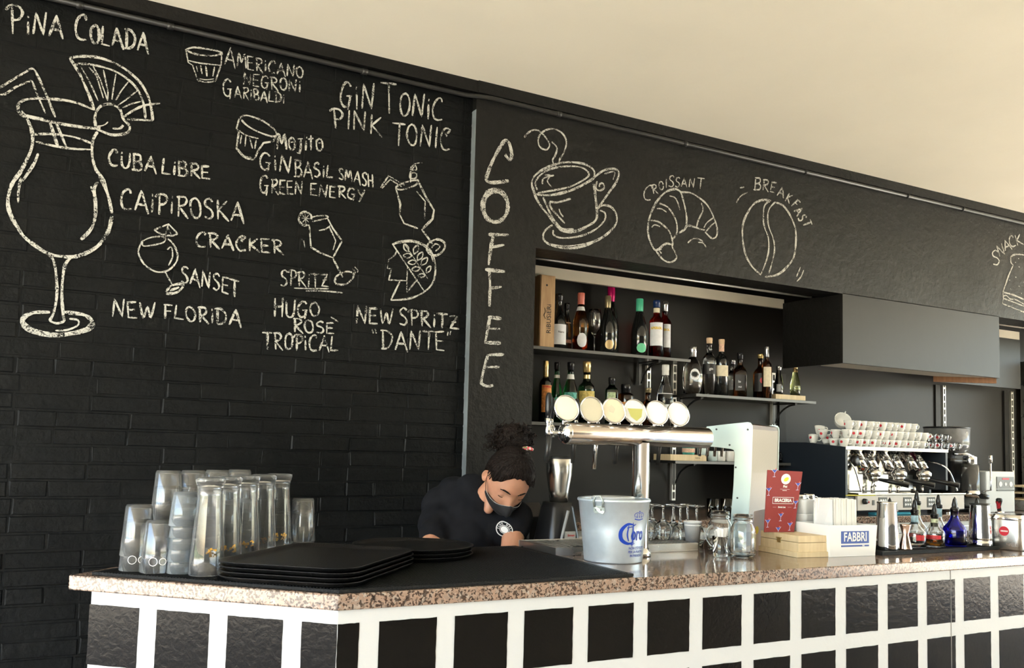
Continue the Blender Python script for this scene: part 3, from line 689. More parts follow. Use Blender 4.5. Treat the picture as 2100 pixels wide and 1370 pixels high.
drawing('chalk drawing of a tilted cocktail glass with a curly garnish', 'L', 3.333, 350, 50, [(3, (1720, 945), (1665, 955), (1640, 990), (1680, 995), (1670, 965), (1640, 1010), (1635, 1050), (1675, 1050), (1680, 1020), (1645, 1020), (1640, 1080)),
 (3, 's', (1435, 1115), (1490, 1035), (1600, 1100)), (3, 's', (1445, 1120), (1500, 1060), (1580, 1110)), (4, (1535, 1115), (1600, 1080), (1690, 1065), (1670, 1100), (1580, 1130), (1535, 1120)),
 (4, 's', (1540, 1125), (1570, 1230), (1565, 1300), (1595, 1360), (1690, 1395)), (5, 's', (1690, 1070), (1750, 1190), (1800, 1270), (1790, 1330), (1720, 1400)), (3, 's', (1680, 1140), (1740, 1210), (1735, 1330)), (4, 's', (1715, 1400), (1790, 1500)),
 (5, (1750, 1530), (1770, 1490), (1830, 1470), (1875, 1500), (1860, 1550), (1810, 1580), (1760, 1560), (1750, 1530)), (3, (1780, 1530), (1810, 1500), (1840, 1520), (1810, 1550))])
drawing('chalk drawing of a laurelled head in profile above DANTE', 'L', 3.5, 380, 400, [(4, (1485, 355), (1560, 330), (1650, 330), (1740, 375), (1785, 450), (1795, 550), (1770, 640), (1700, 705), (1600, 745), (1475, 755)), (3, (1500, 350), (1600, 335), (1680, 350), (1750, 400), (1780, 480)),
 (3, 's', (1490, 355), (1600, 520), (1715, 690)), (3, 's', (1520, 395), (1505, 430), (1460, 465), (1450, 525), (1480, 530), (1460, 610), (1590, 615), (1590, 700), (1665, 605)), (3, 's', (1595, 520), (1590, 615)), (4, 's', (1540, 620), (1475, 755)),
 (2, 's', (1570, 345), (1740, 600))] + [(3, (a, b), (a+dx*.5-dy*.25, b+dy*.5+dx*.25), (a+dx, b+dy), (a+dx*.5+dy*.25, b+dy*.5-dx*.25), (a, b)) for a, b, dx, dy in ((1600, 410, -28, -60), (1640, 425, 30, -65), (1630, 435, -65, 0), (1665, 470, 38, -60), (1665, 480, -65, 5), (1690, 505, 48, -55), (1690, 525, -65, 10), (1730, 560, 30, -50), (1725, 575, -55, 5))])
# coffee column
drawing('tall chalk letter C of COFFEE', 'R', 3.341, 940, 150, [(8, (320, 555), (350, 595), (366, 560), (348, 480), (322, 462), (290, 500), (240, 590), (207, 670), (192, 730), (230, 750), (345, 738))])
drawing('chalk letter O of COFFEE', 'R', 3.341, 940, 150, [[9]+arc(252, 908, 88, 112, -100, 262, 16), [5]+arc(256, 915, 78, 100, -100, 262, 16)])
drawing('upper chalk letter F of COFFEE', 'R', 3.341, 940, 150, [(7, 's', (205, 1105), (345, 1108)), (8, 's', (240, 1105), (222, 1200), (207, 1315)), (6, 's', (220, 1195), (315, 1176))])
drawing('lower chalk letter F of COFFEE', 'R', 3.425, 900, 560, [(8, 's', (325, -25), (465, -10)), (7, 's', (355, -20), (360, 100), (355, 235)), (6, 's', (355, 108), (440, 96))])
drawing('upper chalk letter E of COFFEE', 'R', 3.425, 900, 560, [(8, 's', (345, 308), (440, 320)), (7, 's', (360, 300), (325, 495)), (5, 's', (350, 390), (430, 392)), (8, 's', (325, 488), (435, 492))])
drawing('lower chalk letter E of COFFEE', 'R', 3.425, 900, 560, [(6, 's', (345, 575), (458, 572)), (7, (345, 575), (320, 660), (302, 740), (300, 775), (340, 795), (382, 788)), (5, 's', (320, 660), (425, 660))])
drawing('chalk drawing of a steaming coffee cup on a saucer', 'R', 3.341, 940, 150, [(4, (450, 440), (490, 400), (540, 390), (590, 430), (625, 490), (600, 525), (555, 500), (550, 440), (590, 395), (650, 382), (710, 410), (740, 470), (725, 540), (695, 590), (690, 620)), (4, (640, 470), (675, 510), (665, 560), (645, 600), (670, 640)),
 (5, (505, 790), (510, 720), (580, 660), (680, 620), (770, 610), (870, 625), (930, 670), (925, 730)), (4, (540, 800), (530, 740), (600, 670), (720, 640), (840, 645), (895, 690), (860, 730), (760, 780), (640, 805), (545, 820)),
 (6, (530, 830), (640, 835), (780, 800), (880, 750), (925, 720)), (6, (505, 770), (540, 870), (620, 980), (680, 1050), (720, 1085), (800, 1085), (880, 1050), (945, 1000), (945, 900), (925, 760)), (5, 's', (935, 760), (948, 960)), (5, (580, 850), (640, 980), (710, 1065), (790, 1070)),
 (5, (925, 720), (990, 670), (1060, 655), (1100, 680), (1080, 750), (1030, 820), (955, 930)), (4, (950, 740), (945, 790), (970, 805), (1000, 785), (990, 755), (970, 760), (965, 780)), (3, (1000, 690), (1070, 675), (1060, 730)),
 (5, (625, 880), (680, 885), (770, 860)), (5, (625, 885), (640, 930), (730, 1030)), (3, (690, 930), (700, 960), (720, 985)), (3, (590, 700), (630, 700), (610, 740), (640, 780)), (4, (575, 760), (585, 720), (655, 700)),
 (5, (645, 1040), (590, 1085), (585, 1140), (640, 1180), (740, 1200), (860, 1185), (980, 1130), (1070, 1050), (1085, 980), (1050, 920), (990, 905), (950, 930)), (4, (650, 1075), (655, 1110), (720, 1130), (840, 1115), (940, 1070), (1000, 1010), (1005, 960), (970, 940)), (3, (620, 1170), (740, 1185), (900, 1160), (1040, 1090))])
letters('chalk lettering CROISSANT in an arc', 'R', [(ch, 1300+x/4.667, 330+y/4.667, h/4.667, r_) for ch, x, y, h, r_ in (('C', 135, 305, 140, 8), ('R', 200, 270, 85, -8), ('O', 262, 235, 80, -6), ('I', 310, 215, 85, 0), ('S', 360, 195, 105, 5), ('S', 420, 205, 90, 5), ('A', 480, 205, 80, 0), ('N', 555, 210, 85, 3), ('T', 640, 215, 100, 5))], 3)
letters('chalk lettering BREAKFAST in an arc', 'R', [(ch, 1300+x/4.667, 330+y/4.667, h/4.667, r_) for ch, x, y, h, r_ in (('B', 1185, 220, 115, 5), ('R', 1262, 235, 105, 8), ('E', 1335, 252, 95, 12), ('A', 1412, 292, 95, 14), ('K', 1485, 355, 85, 28), ('F', 1548, 412, 85, 45), ('A', 1580, 478, 80, 52), ('S', 1612, 545, 80, 60), ('T', 1660, 600, 80, 66))], 3.6)
drawing('chalk drawing of a croissant', 'R', 4.667, 1300, 330, [(5, (360, 800), (300, 795), (210, 855), (160, 780), (135, 680), (145, 560), (190, 440), (240, 360), (310, 295), (390, 270), (440, 290), (460, 330)), (4, (440, 300), (540, 305), (620, 350), (700, 420), (760, 530), (795, 640), (790, 720), (745, 740), (680, 680)),
 (5, (460, 330), (490, 450), (505, 560), (490, 650), (430, 690)), (4, (240, 405), (320, 440), (380, 520), (410, 600), (410, 690), (370, 750)), (4, (160, 570), (230, 580), (310, 640), (350, 700), (370, 780), (365, 820)), (4, (365, 820), (400, 890), (405, 935), (350, 970), (280, 945), (210, 860)),
 (4, (430, 690), (490, 650), (520, 620), (590, 635), (640, 655), (680, 660)), (4, (645, 400), (660, 470), (620, 560), (600, 630)), (3, (670, 640), (700, 590), (760, 545)), (3, (690, 675), (740, 620), (775, 590)), (3, (340, 335), (390, 350), (420, 400), (440, 470)), (3, (220, 455), (265, 460), (312, 490)), (3, (170, 635), (200, 612), (250, 630)), (3, (265, 885), (245, 860), (265, 840)), (3, (515, 785), (560, 748), (610, 745), (660, 770)), (3, (615, 780), (660, 785), (690, 825))])
drawing('chalk drawing of a coffee bean', 'R', 4.667, 1300, 330, [(5, (1310, 378), (1230, 375), (1150, 410), (1080, 510), (1042, 620), (1042, 760), (1070, 900), (1130, 1010), (1215, 1090)), (4, (1310, 378), (1255, 420), (1240, 500), (1245, 620), (1285, 730), (1290, 850), (1265, 960), (1215, 1090)),
 (5, (1350, 395), (1430, 430), (1500, 530), (1545, 650), (1550, 780), (1530, 920), (1460, 1020), (1370, 1090), (1255, 1110)), (4, (1350, 395), (1295, 460), (1280, 550), (1295, 640), (1335, 750), (1345, 860), (1320, 980), (1290, 1080)), (3, (1015, 258), (1055, 250)), (3, (980, 400), (1020, 340), (1085, 300)), (3, 's', (1595, 1015), (1555, 1110)), (3, 's', (1625, 1045), (1600, 1110), (1558, 1155))])
letters('chalk lettering SNACK at the right edge', 'R', [(ch, 1850+x/3.604, 380+y/3.604, h/3.604, r_) for ch, x, y, h, r_ in (('S', 692, 535, 105, -8), ('N', 730, 480, 80, -22), ('A', 772, 440, 75, -22), ('C', 812, 415, 78, -20), ('K', 862, 402, 80, -16))], 3.4)
drawing('chalk drawing of a sandwich at the right edge', 'R', 3.604, 1850, 380, [(4, (905, 515), (840, 510), (805, 530), (805, 570), (822, 590)), (4, 's', (822, 590), (790, 660), (745, 790)), (4, (745, 790), (820, 810), (905, 845), (1010, 880)), (3, (745, 820), (770, 815), (800, 840), (840, 845), (905, 880), (1000, 910)), (3, 's', (745, 790), (748, 835), (742, 875), (905, 940), (1010, 975)), (3, 's', (748, 835), (905, 895)),
 (4, (905, 515), (1000, 530), (1060, 580), (1070, 700), (1030, 880))] + [(3, (x, y), (x+6, y+3)) for x, y in ((858, 540), (835, 568), (862, 602), (838, 678), (792, 700), (862, 745), (800, 765), (880, 798), (895, 715), (930, 640), (960, 760))])

# ================================================================== THINGS ON THE BAR
ORD = ['first', 'second', 'third', 'fourth', 'fifth', 'sixth', 'seventh', 'eighth', 'ninth', 'tenth', 'eleventh', 'twelfth']
MT = CT+.0105     # top of the rubber mat
def rrect(w, d, r, n=5, cx=0, cy=0):
    out = []
    for qx, qy, a0 in ((1, 1, 0), (-1, 1, 90), (-1, -1, 180), (1, -1, 270)):
        for i in range(n+1):
            a = R_(a0+90*i/n); out.append((cx+qx*(w/2-r)+r*math.cos(a), cy+qy*(d/2-r)+r*math.sin(a)))
    return out
# ---- upturned glasses. profile starts at the rim (z=0, on the mat) and climbs to the closed foot
def tumbler_prof(h, rt, rb, th=.0028, foot=.008):
    return [(rt, 0), (rb+(rt-rb)*.5, h*.5), (rb, h-.004), (rb-.004, h), (0, h), ][:] if False else \
        [(rt-.0012, 0), (rt, .001), (rb+(rt-rb)*.62, h*.38), (rb+.0005, h-.006), (rb-.003, h), (0, h)] + [(0, h-foot), (rb-th-.003, h-foot), (rb-th, h-foot-.005), (rb+(rt-rb)*.62-th, h*.38), (rt-th+.0006, .001), (rt-.0012, 0)]
def pint(h=.140, rt=.045, rb=.035): mb = MB(); mb.lathe(tumbler_prof(h, rt, rb), 28); return mb
def blue_tumbler():
    mb = MB(); fl_ = lambda t, z: 1+.012*math.cos(18*t)*(1 if .02 < z < .085 else 0)
    mb.lathe(tumbler_prof(.092, .042, .032, .003, .010), 36, flute=fl_); return mb
def weizen():
    h = .262
    out = [(.0455, 0), (.0462, .002), (.0445, .05), (.0400, .115), (.0350, .175), (.0325, .212), (.0335, .232), (.0378, .247), (.0400, .254), (.0392, .260), (.030, .262), (0, .262)]
    inn = [(0, .244), (.026, .243), (.0300, .232), (.0300, .212), (.0325, .175), (.0374, .115), (.0420, .05), (.0437, .002), (.0455, 0)]
    mb = MB(); mb.lathe(out+inn, 32); return mb
def emblem(root, r, z, col, w=.03, ang=0, h=.02, nm='printed_emblem'):
    mb = MB(); rnd = random.Random(int(z*1e4)+int(ang*100))
    for k in range(16):
        a = ang+rnd.uniform(-w/2, w/2)/r; zz = z+rnd.uniform(-h/2, h/2); s = rnd.uniform(.0015, .004); da = s/r
        mb.add([((r+.0006)*math.cos(a-da), (r+.0006)*math.sin(a-da), zz-s), ((r+.0006)*math.cos(a+da), (r+.0006)*math.sin(a+da), zz-s*.6), ((r+.0006)*math.cos(a+da*.6), (r+.0006)*math.sin(a+da*.6), zz+s), ((r+.0006)*math.cos(a-da), (r+.0006)*math.sin(a-da), zz+s*.7)], [(0, 1, 2, 3)])
    return mb.build(nm, col, root)
G_GOLD = pbr('gold_print', (.75, .42, .08), .35, metal=.3); G_WPR = pbr('white_enamel_print', (.9, .9, .9), .5); G_DPR = pbr('brown_print', (.12, .07, .04), .5)
def face(x, y): return math.atan2(-y, -x)
wz = [(.425, 2.525), (.49, 2.622), (.56, 2.712), (.63, 2.80), (.70, 2.885)]
wmesh = None
for i, (x, y) in enumerate(wz):
    t = thing('beer_glass', 'tall upturned wheat beer glass, %s of five from the left in the front row' % ['nearest and', 'second', 'third', 'fourth', 'last'][i] if i else 'nearest tall upturned wheat beer glass at the front edge of the mat', 'glass', (x, y, MT), group='tall upturned beer glasses in a row')
    if wmesh is None: o = weizen().build('glass_body', M_WGLASS, t); wmesh = o.data
    else: link('glass_body', wmesh, t)
    emblem(t, .0428, .062, G_GOLD if i != 3 else G_DPR, .034, face(x, y)+.3)
# short pint pair at the far left, tall nested stacks behind
pmesh = None; bmesh_ = None
def put_pint(x, y, z, lab, grp, em=False):
    global pmesh
    t = thing('pint_glass', lab, 'glass', (x, y, z), random.uniform(0, 6), grp)
    if pmesh is None: o = pint().build('glass_body', M_WGLASS, t); pmesh = o.data
    else: link('glass_body', pmesh, t)
    if em:
        mb = MB(); a0 = face(x, y)-t.rotation_euler[2]
        for c_, rad in ((a0-.25, .011), (a0+.30, .009)):
            pts = [Vector(((.0455)*math.cos(c_+rad*math.cos(k*PI/8)/.045), (.0455)*math.sin(c_+rad*math.cos(k*PI/8)/.045), .032+rad*math.sin(k*PI/8))) for k in range(17)]
            mb.tube(pts, .0009, 4)
        mb.build('white_ring_print', G_WPR, t)
gp = 'upturned pint glasses nested in stacks'
put_pint(.262, 2.672, MT, 'lower pint glass of the short pair at the far left of the mat', gp, True)
put_pint(.262, 2.672, MT+.040, 'upper pint glass nested over the short pair at the far left of the mat', gp)
for j, (x, y) in enumerate(((.345, 2.76), (.42, 2.80), (.50, 2.86), (.580, 2.925))):
    for k in range(4):
        put_pint(x, y, MT+k*.044, '%s pint glass up in the nested stack %s' % (ORD[k], ['behind the far left pair', 'second from the left at the back', 'third from the left at the back', 'at the back behind the third beer glass'][j]), gp)
put_pint(.31, 2.615, MT, 'single pint glass standing between the far left pair and the blue tumblers', gp, True)
put_pint(.79, 2.925, MT, 'lower pint glass at the right rear of the glasses, behind the last beer glass', gp)
put_pint(.79, 2.925, MT+.040, 'upper pint glass at the right rear of the glasses', gp)
gb = 'faint blue ribbed tumblers nested in stacks'
for j, (x, y) in enumerate(((.372, 2.578), (.447, 2.625), (.50, 2.715), (.57, 2.80))):
    for k in range(5 if j < 2 else 4):
        t = thing('ribbed_tumbler', '%s faint blue tumbler up in the %s' % (ORD[k], ['front left stack beside the nearest beer glass', 'stack behind the nearest beer glass', 'stack behind the second beer glass', 'stack behind the third beer glass'][j]), 'glass', (x+random.uniform(-.002, .002), y+random.uniform(-.002, .002), MT+k*.032), random.uniform(0, 6), gb)
        if bmesh_ is None: o = blue_tumbler().build('glass_body', M_WBLUE, t); bmesh_ = o.data
        else: link('glass_body', bmesh_, t)

# ---- trays
def tray_mesh(outline_fn, z0, h=.013):
    mb = MB(); ins = [(1.0, h), (1.0, h-.0025), (.985, 0), (.98, 0)]
    o_ = outline_fn(1.0); o2 = outline_fn(.968)
    rings = [[(p[0], p[1], z) for p in outline_fn(s)] for s, z in ((.94, .0), (.955, .0015), (.992, h-.003), (1.0, h-.001), (1.0, h), (.985, h), (.965, h-.004), (.945, .0045), (.90, .003))]
    mb.loft(rings, True, True, True); return mb
def rect_o(s): w, d = .525, .40; k = (1-s)*.35; return rrect(w-2*k, d-2*k, .075-k*.3, 6)
def round_o(s): r = .20; k = (1-s)*.30; return [((r-k)*math.cos(2*PI*i/48), (r-k)*math.sin(2*PI*i/48)) for i in range(48)]
tm = None
for k in range(4):
    t = thing('rectangular_tray', ['bottom', 'second', 'third', 'top'][k]+' black rectangular tray of the stack at the front corner', 'tray', (.728+random.uniform(-.002, .002), 2.462, MT+.001+k*.0125), R_(49)+random.uniform(-.008, .008), 'rectangular black trays in a stack')
    if tm is None: tm = tray_mesh(rect_o, 0).build('tray_body', M_TRAY, t).data
    else: link('tray_body', tm, t)
tm = None
for k in range(3):
    t = thing('round_tray', ['bottom', 'middle', 'top'][k]+' round black tray of the stack behind the rectangular trays', 'tray', (1.115+random.uniform(-.003, .003), 2.752, MT+.001+k*.0125), random.uniform(0, 3), 'round black trays in a stack')
    if tm is None: tm = tray_mesh(round_o, 0).build('tray_body', M_TRAY, t).data
    else: link('tray_body', tm, t)

# ---- beer bucket
bx, by = 1.752, 2.512
bu = thing('ice_bucket', 'pale blue metal beer ice bucket with dark blue gothic lettering and small grey ears', 'bucket', (bx, by, CT))
mb = MB(); RT, RB, BH = .121, .098, .212
mb.lathe([(0, 0.004), (RB-.004, 0.004), (RB, 0), (RB+.001, .004), (RB+(RT-RB)*.5, BH*.5), (RT, BH-.012), (RT+.004, BH-.009), (RT+.0045, BH-.004), (RT+.002, BH), (RT-.001, BH-.001), (RT-.0015, BH-.012), (RB-.001, .008), (0, .008)], 48)
mb.build('bucket_body', M_GALV, bu)
def on_bucket(a0, z0):
    def f(u, v):
        z = z0+v; r = RB+(RT-RB)*z/BH+.0012; a = a0+u/r; return Vector((r*math.cos(a), r*math.sin(a), z))
    return f
aC = math.atan2(-by, -bx); M_BLUE = pbr('corona_blue_print', (.01, .05, .42), .4)
MATS['corona_blue_print'].name = 'deep_blue_print'
aT = aC+.62
textmesh('oro', .062, M_BLUE, 'printed_lettering', bu, on_bucket(aT+.20, .098), bold=.0016, sx=.62, label='dark blue gothic lettering')
mb = MB(); f_ = on_bucket(aT-.19, .098)
def curve2(pts, w0, w1=None):
    P = smoothline([(p[0], p[1], 0) for p in pts], 6); n = len(P); vs = []
    for i, p in enumerate(P):
        t = (P[min(i+1, n-1)]-P[max(i-1, 0)]).normalized(); s = Vector((-t.y, t.x, 0)); w = (w0 if w1 is None else w0+(w1-w0)*math.sin(PI*i/(n-1)))/2
        for q in (p+s*w, p-s*w): vs.append(f_(q.x, q.y))
    mb.add(vs, [(2*i, 2*i+1, 2*i+3, 2*i+2) for i in range(n-1)])
curve2([(.028, .030), (.0, .034), (-.022, .012), (-.020, -.016), (.004, -.030), (.028, -.024)], .002, .013)
curve2([(.004, .030), (.000, .0), (.006, -.022)], .003, .005); curve2([(.020, .040), (.022, .0), (.020, -.040)], .002, .005); curve2([(.014, -.034), (.030, -.030)], .003)
curve2([(-.002, .022), (.018, .026), (.032, .034)], .003); mb.build('gothic_initial', M_BLUE, bu, label='dark blue gothic letter C')
mb = MB(); f_ = on_bucket(aT+.20, .158)
curve2([(-.020, -.009), (0, -.012), (.020, -.009)], .004); curve2([(-.018, -.004), (-.022, .006), (-.010, .012), (0, .010), (.010, .012), (.022, .006), (.018, -.004)], .0022)
for a, b2_ in ((-.009, .009), (0, .011), (.009, .009)): curve2([(a, -.006), (a*1.1, b2_)], .0022)
curve2([(0, .012), (0, .018)], .003); curve2([(-.004, .0155), (.004, .0155)], .002)
for a in (-.012, 0, .012): curve2([(a, -.004), (a, -.0005)], .005)
mb.build('crown_emblem', M_BLUE, bu, label='dark blue crown emblem')
for k, s in enumerate(("NON C'È POSTO", 'PER LA PLASTICA', 'IN PARADISO')):
    textmesh(s, .0115, M_BLUE, 'printed_lettering', bu, on_bucket(aT+.24, .052-.0125*k), bold=.0002, sx=.85)
M_GREY = pbr('dull_zinc', (.34, .38, .37), .4, metal=.6)
for s_ in (-1, 1):
    a = aC-.42+(0 if s_ < 0 else 2.75); r = RT-.004; cA, sA = math.cos(a), math.sin(a)
    def pl(u, v, d): aa = a+u/r; return Vector(((r+d-(BH-v)*.10)*math.cos(aa), (r+d-(BH-v)*.10)*math.sin(aa), v))
    mb = MB(); g_ = [(-.021, .165), (.021, .165), (.019, .190), (-.019, .190)]; g_ = [(-.020, .172), (-.014, .163), (0, .167), (.014, .163), (.020, .172), (.019, .190), (-.019, .190)]
    vs = [pl(u, v, .006) for u, v in g_] + [pl(u, v, .0085) for u, v in g_]; n = len(g_)
    mb.add(vs, [tuple(range(n))[::-1], tuple(range(n, 2*n))]+[(i, (i+1) % n, (i+1) % n+n, i+n) for i in range(n)])
    for u in (-.009, .009): mb.cyl(pl(u, .177, .008), .0035, .002, 8, 'Y')
    e = mb.build('ear_plate', M_GREY, bu)
    mb = MB(); mb.tube([pl(-.014, .186, .010), pl(-.016, .205, .012), pl(-.008, .222, .010), pl(.008, .222, .010), pl(.016, .205, .012), pl(.014, .186, .010)], .0035, 8); mb.build('ear_loop', M_GREY, e)
t = thing('plastic_tub', 'clear plastic tub inside the pale blue bucket, its rim just showing', 'tub', (bx+.01, by+.02, CT+.009))
mb = MB(); mb.lathe([(.060, 0), (.070, .195), (.074, .197), (.076, .205), (.070, .208), (0, .2085), (0, .200), (.066, .199), (.058, .003), (0, .003), (0, 0), (.06, 0)], 28); mb.build('tub_body', pbr('frosted_plastic', (.80, .82, .84), .3, trans=.4), t)

# ---- drip tray under the taps
dt = thing('drip_tray', 'long stainless drip tray under the beer taps', 'tray', (1.935, 2.80, CT))
mb = MB(); W2, D2 = .318, .135
mb.bb(-W2, W2, -D2, D2, 0, .004); mb.bb(-W2, W2, -D2, -D2+.003, .004, .030); mb.bb(-W2, W2, D2-.003, D2, .004, .030); mb.bb(-W2, -W2+.003, -D2+.003, D2-.003, .004, .030); mb.bb(W2-.003, W2, -D2+.003, D2-.003, .004, .030)
mb.build('tray_body', M_BRUSH, dt, .001)
mb = MB()
for k in range(24): mb.bb(-W2+.008+k*.0263, -W2+.022+k*.0263, -D2+.006, D2-.006, .026, .0285)
for k in range(3): mb.bb(-W2+.004, W2-.004, -D2+.03+k*.095, -D2+.05+k*.095, .025, .027)
mb.build('drip_grille', M_BRUSH, dt)
# ---- beer tower 1: horizontal tube on a column with six round badges
TX, TY, TZ = 1.925, 2.595, 1.550
tw = thing('beer_tap_tower', 'T shaped chrome beer tower with six round white badges along its tube', 'beer tap', (TX, TY, CT))
mb = MB(); mb.lathe([(0, 0), (.040, 0), (.041, .004), (.040, .016), (.034, .021), (.0325, .03), (0, .03)], 32); mb.build('base_collar', M_CHROME, tw)
mb = MB(); mb.lathe([(.031, .02), (.031, .40), (.033, .405)], 32); mb.build('column', M_STEEL, tw)
mb = MB(); mb.loft([[(x, .0385*math.cos(2*PI*i/40), TZ-CT+.0385*math.sin(2*PI*i/40)) for i in range(40)] for x in (-.315, .305)], True, False, True); mb.build('tube', pbr('tap_tube_steel', (.74, .66, .60), .13, metal=1, rvary=.03), tw)
mb = MB(); mb.lathe([(.0385, 0), (.040, -.004), (.038, -.012), (.030, -.020), (.016, -.026), (0, -.028)], 32, (-.315, 0, TZ-CT), Matrix.Rotation(PI/2, 3, 'Y')); mb.build('end_cap', M_CHROME, tw)
M_LENS = pbr('badge_face', (.82, .80, .72), .12, coat=1)
M_LC = [pbr('badge_%s' % n_, c_, .2, coat=1) for n_, c_ in (('cream_yellow', (.84, .82, .66)), ('tan', (.62, .58, .44)), ('warm_cream', (.75, .68, .50)), ('white_green', (.84, .84, .82)), ('white', (.90, .90, .90)), ('pure_white', (.90, .90, .91)))]
M_YG = pbr('yellow_green_print', (.50, .50, .14), .3, coat=1)
for k, xx in enumerate((1.594, 1.697, 1.790, 1.882, 1.981, 2.079)):
    lx = xx-TX; tilt = R_(-12); cz = TZ-CT+.083
    Mx = Matrix.Rotation(R_(90)+tilt*-1*-1, 3, 'X')
    nv = Vector((-.10, -math.cos(R_(14)), math.sin(R_(14)))).normalized(); Mr = nv.to_track_quat('Z', 'Y').to_matrix(); ce = Vector((lx, -.012, cz))
    mb = MB(); mb.lathe([(0, -.004), (.040, -.004), (.046, 0), (.0475, .006), (.0465, .011), (.044, .012), (.042, .009)], 36, ce, Mr); bd_ = mb.build('badge_ring', M_CHROME, tw)
    mb = MB(); mb.lathe([(.042, .0085), (.030, .0105), (0, .0115)], 36, ce, Mr); mb.build('badge_face', M_LC[k], bd_)
    if k == 3:
        mb = MB(); mb.add([ce+Mr@Vector((u, v, .0122)) for u, v in ((-.032, .010), (.030, .010), (.022, -.020), (0, -.036), (-.022, -.020))], [(0, 1, 2, 3, 4)]); mb.build('green_shield', M_YG, bd_, label='yellow green shield on the badge')
    if k in (0, 1, 2):
        mb = MB(); rnd = random.Random(k)
        mb.add([ce+Mr@Vector((u*.8, v*.8, .0118)) for u, v in ((-.030, .014), (-.010, .024), (.006, .006), (-.006, -.014), (-.026, -.008))], [(0, 1, 2, 3, 4)]); mb.build('faded_badge_print', M_LC[0] if k == 0 else M_LC[1], bd_, label='faded print on the badge')
    # stem, faucet behind the tube, handle and spout
    mb = MB(); mb.cyl((lx, 0, TZ-CT+.030), .006, .022, 10); mb.build('badge_stem', M_CHROME, tw)
    fx = lx if k else lx+.0
    mb = MB(); mb.tube([(fx, .036, TZ-CT), (fx, .075, TZ-CT)], .010, 10); mb.lathe([(0, -.022), (.013, -.020), (.014, .014), (.009, .024), (0, .025)], 14, (fx, .080, TZ-CT+.005)); fc = mb.build('faucet', M_CHROME, tw)
    mb = MB(); mb.tube([(fx, .085, TZ-CT-.008), (fx+.002, .098, TZ-CT-.05), (fx+.002, .103, TZ-CT-.105 if k != 2 else TZ-CT-.125)], [.0085, .0085, .0075], 10); mb.build('spout', M_DARK if k != 2 else M_CHROME, fc)
    mb = MB(); mb.lathe([(0, 0), (.006, 0), (.008, .012), (.0065, .025), (0, .026)], 12, (fx, .082, TZ-CT+.028)); mb.build('lever_collar', M_CHROME, fc)
    mb = MB(); mb.lathe([(0, 0), (.008, .0), (.012, .02), (.0135, .055), (.010, .072), (0, .078)], 12, (fx, .082, TZ-CT+.05)); mb.build('tap_handle', M_BLKPL, fc, label='black tap handle')
# extra tap at the left end
mb = MB(); mb.tube([(-.345, 0, TZ-CT), (-.385, .01, TZ-CT-.002)], .008, 10); mb.lathe([(0, -.020), (.011, -.018), (.012, .014), (.007, .022), (.010, .03), (.012, .048), (0, .05)], 14, (-.385, .012, TZ-CT)); fc = mb.build('faucet', M_CHROME, tw)
mb = MB(); mb.tube([(-.385, .006, TZ-CT-.012), (-.390, .0, TZ-CT-.05), (-.398, .0, TZ-CT-.098)], [.011, .0095, .008], 10); mb.build('spout', M_DARK, fc)
mb = MB(); mb.lathe([(0, 0), (.009, 0), (.0125, .03), (.012, .075), (.007, .088), (0, .09)], 12, (-.383, .014, TZ-CT+.048)); mb.build('tap_handle', M_BLKPL, fc, label='black tap handle')

# ---- beer tower 2: bent steel case like a figure seven, arm reaching to the barman
t2 = thing('steel_beer_tower', 'pale steel beer tower shaped like a seven, right of the chrome tap tower', 'beer tap', (2.474, 2.605, CT), R_(27))
prof = [(.045, 0), (.025, .12), (.010, .30), (.004, .475), (.006, .488), (.014, .497), (.030, .500), (.14, .492), (.262, .481), (.268, .466), (.276, .440), (.290, .415), (.290, .402), (.20, .398), (.125, .392), (.108, .388), (.102, .376), (.108, .25), (.128, .06), (.140, 0)]
M_T2 = pbr('pale_satin_steel', (.33, .375, .35), .36, metal=.9)
prof = [(a*.74, b2_) for a, b2_ in prof]
for xx in (0, .326):
    mb = MB(); mb.prism(prof, xx, xx+.004, 'X'); mb.build('side_plate', M_T2, t2, .0008)
ctr = [(p[0], p[1]) for p in prof]
ins = [(.050, 0), (.030, .12), (.015, .30), (.009, .472), (.016, .489), (.030, .494), (.14, .487), (.258, .476), (.262, .462), (.27, .438), (.282, .410), (.20, .404), (.122, .398), (.100, .390), (.096, .374), (.102, .25), (.122, .06), (.134, 0)]
ins = [(a*.74, b2_) for a, b2_ in ins]
mb = MB(); mb.prism(ins, .004, .326, 'X'); mb.build('front_cover', pbr('rose_brushed_steel', (.15, .11, .085), .3, metal=.9, bump=.03, bscale=120), t2)
mb = MB()
for y_, z_ in ((.03, .470), (.205, .470), (.13, .408), (.095, .32), (.085, .20)): mb.cyl((-.002, y_*.74, z_), .004, .003, 8, 'X')
mb.build('rivets', M_DARK, t2)
for k in range(4):
    mb = MB(); xx = .04+k*.08; mb.tube([(xx, .205, .43), (xx, .235, .43), (xx, .24, .36)], .007, 8); mb.build('spout', M_CHROME, t2)

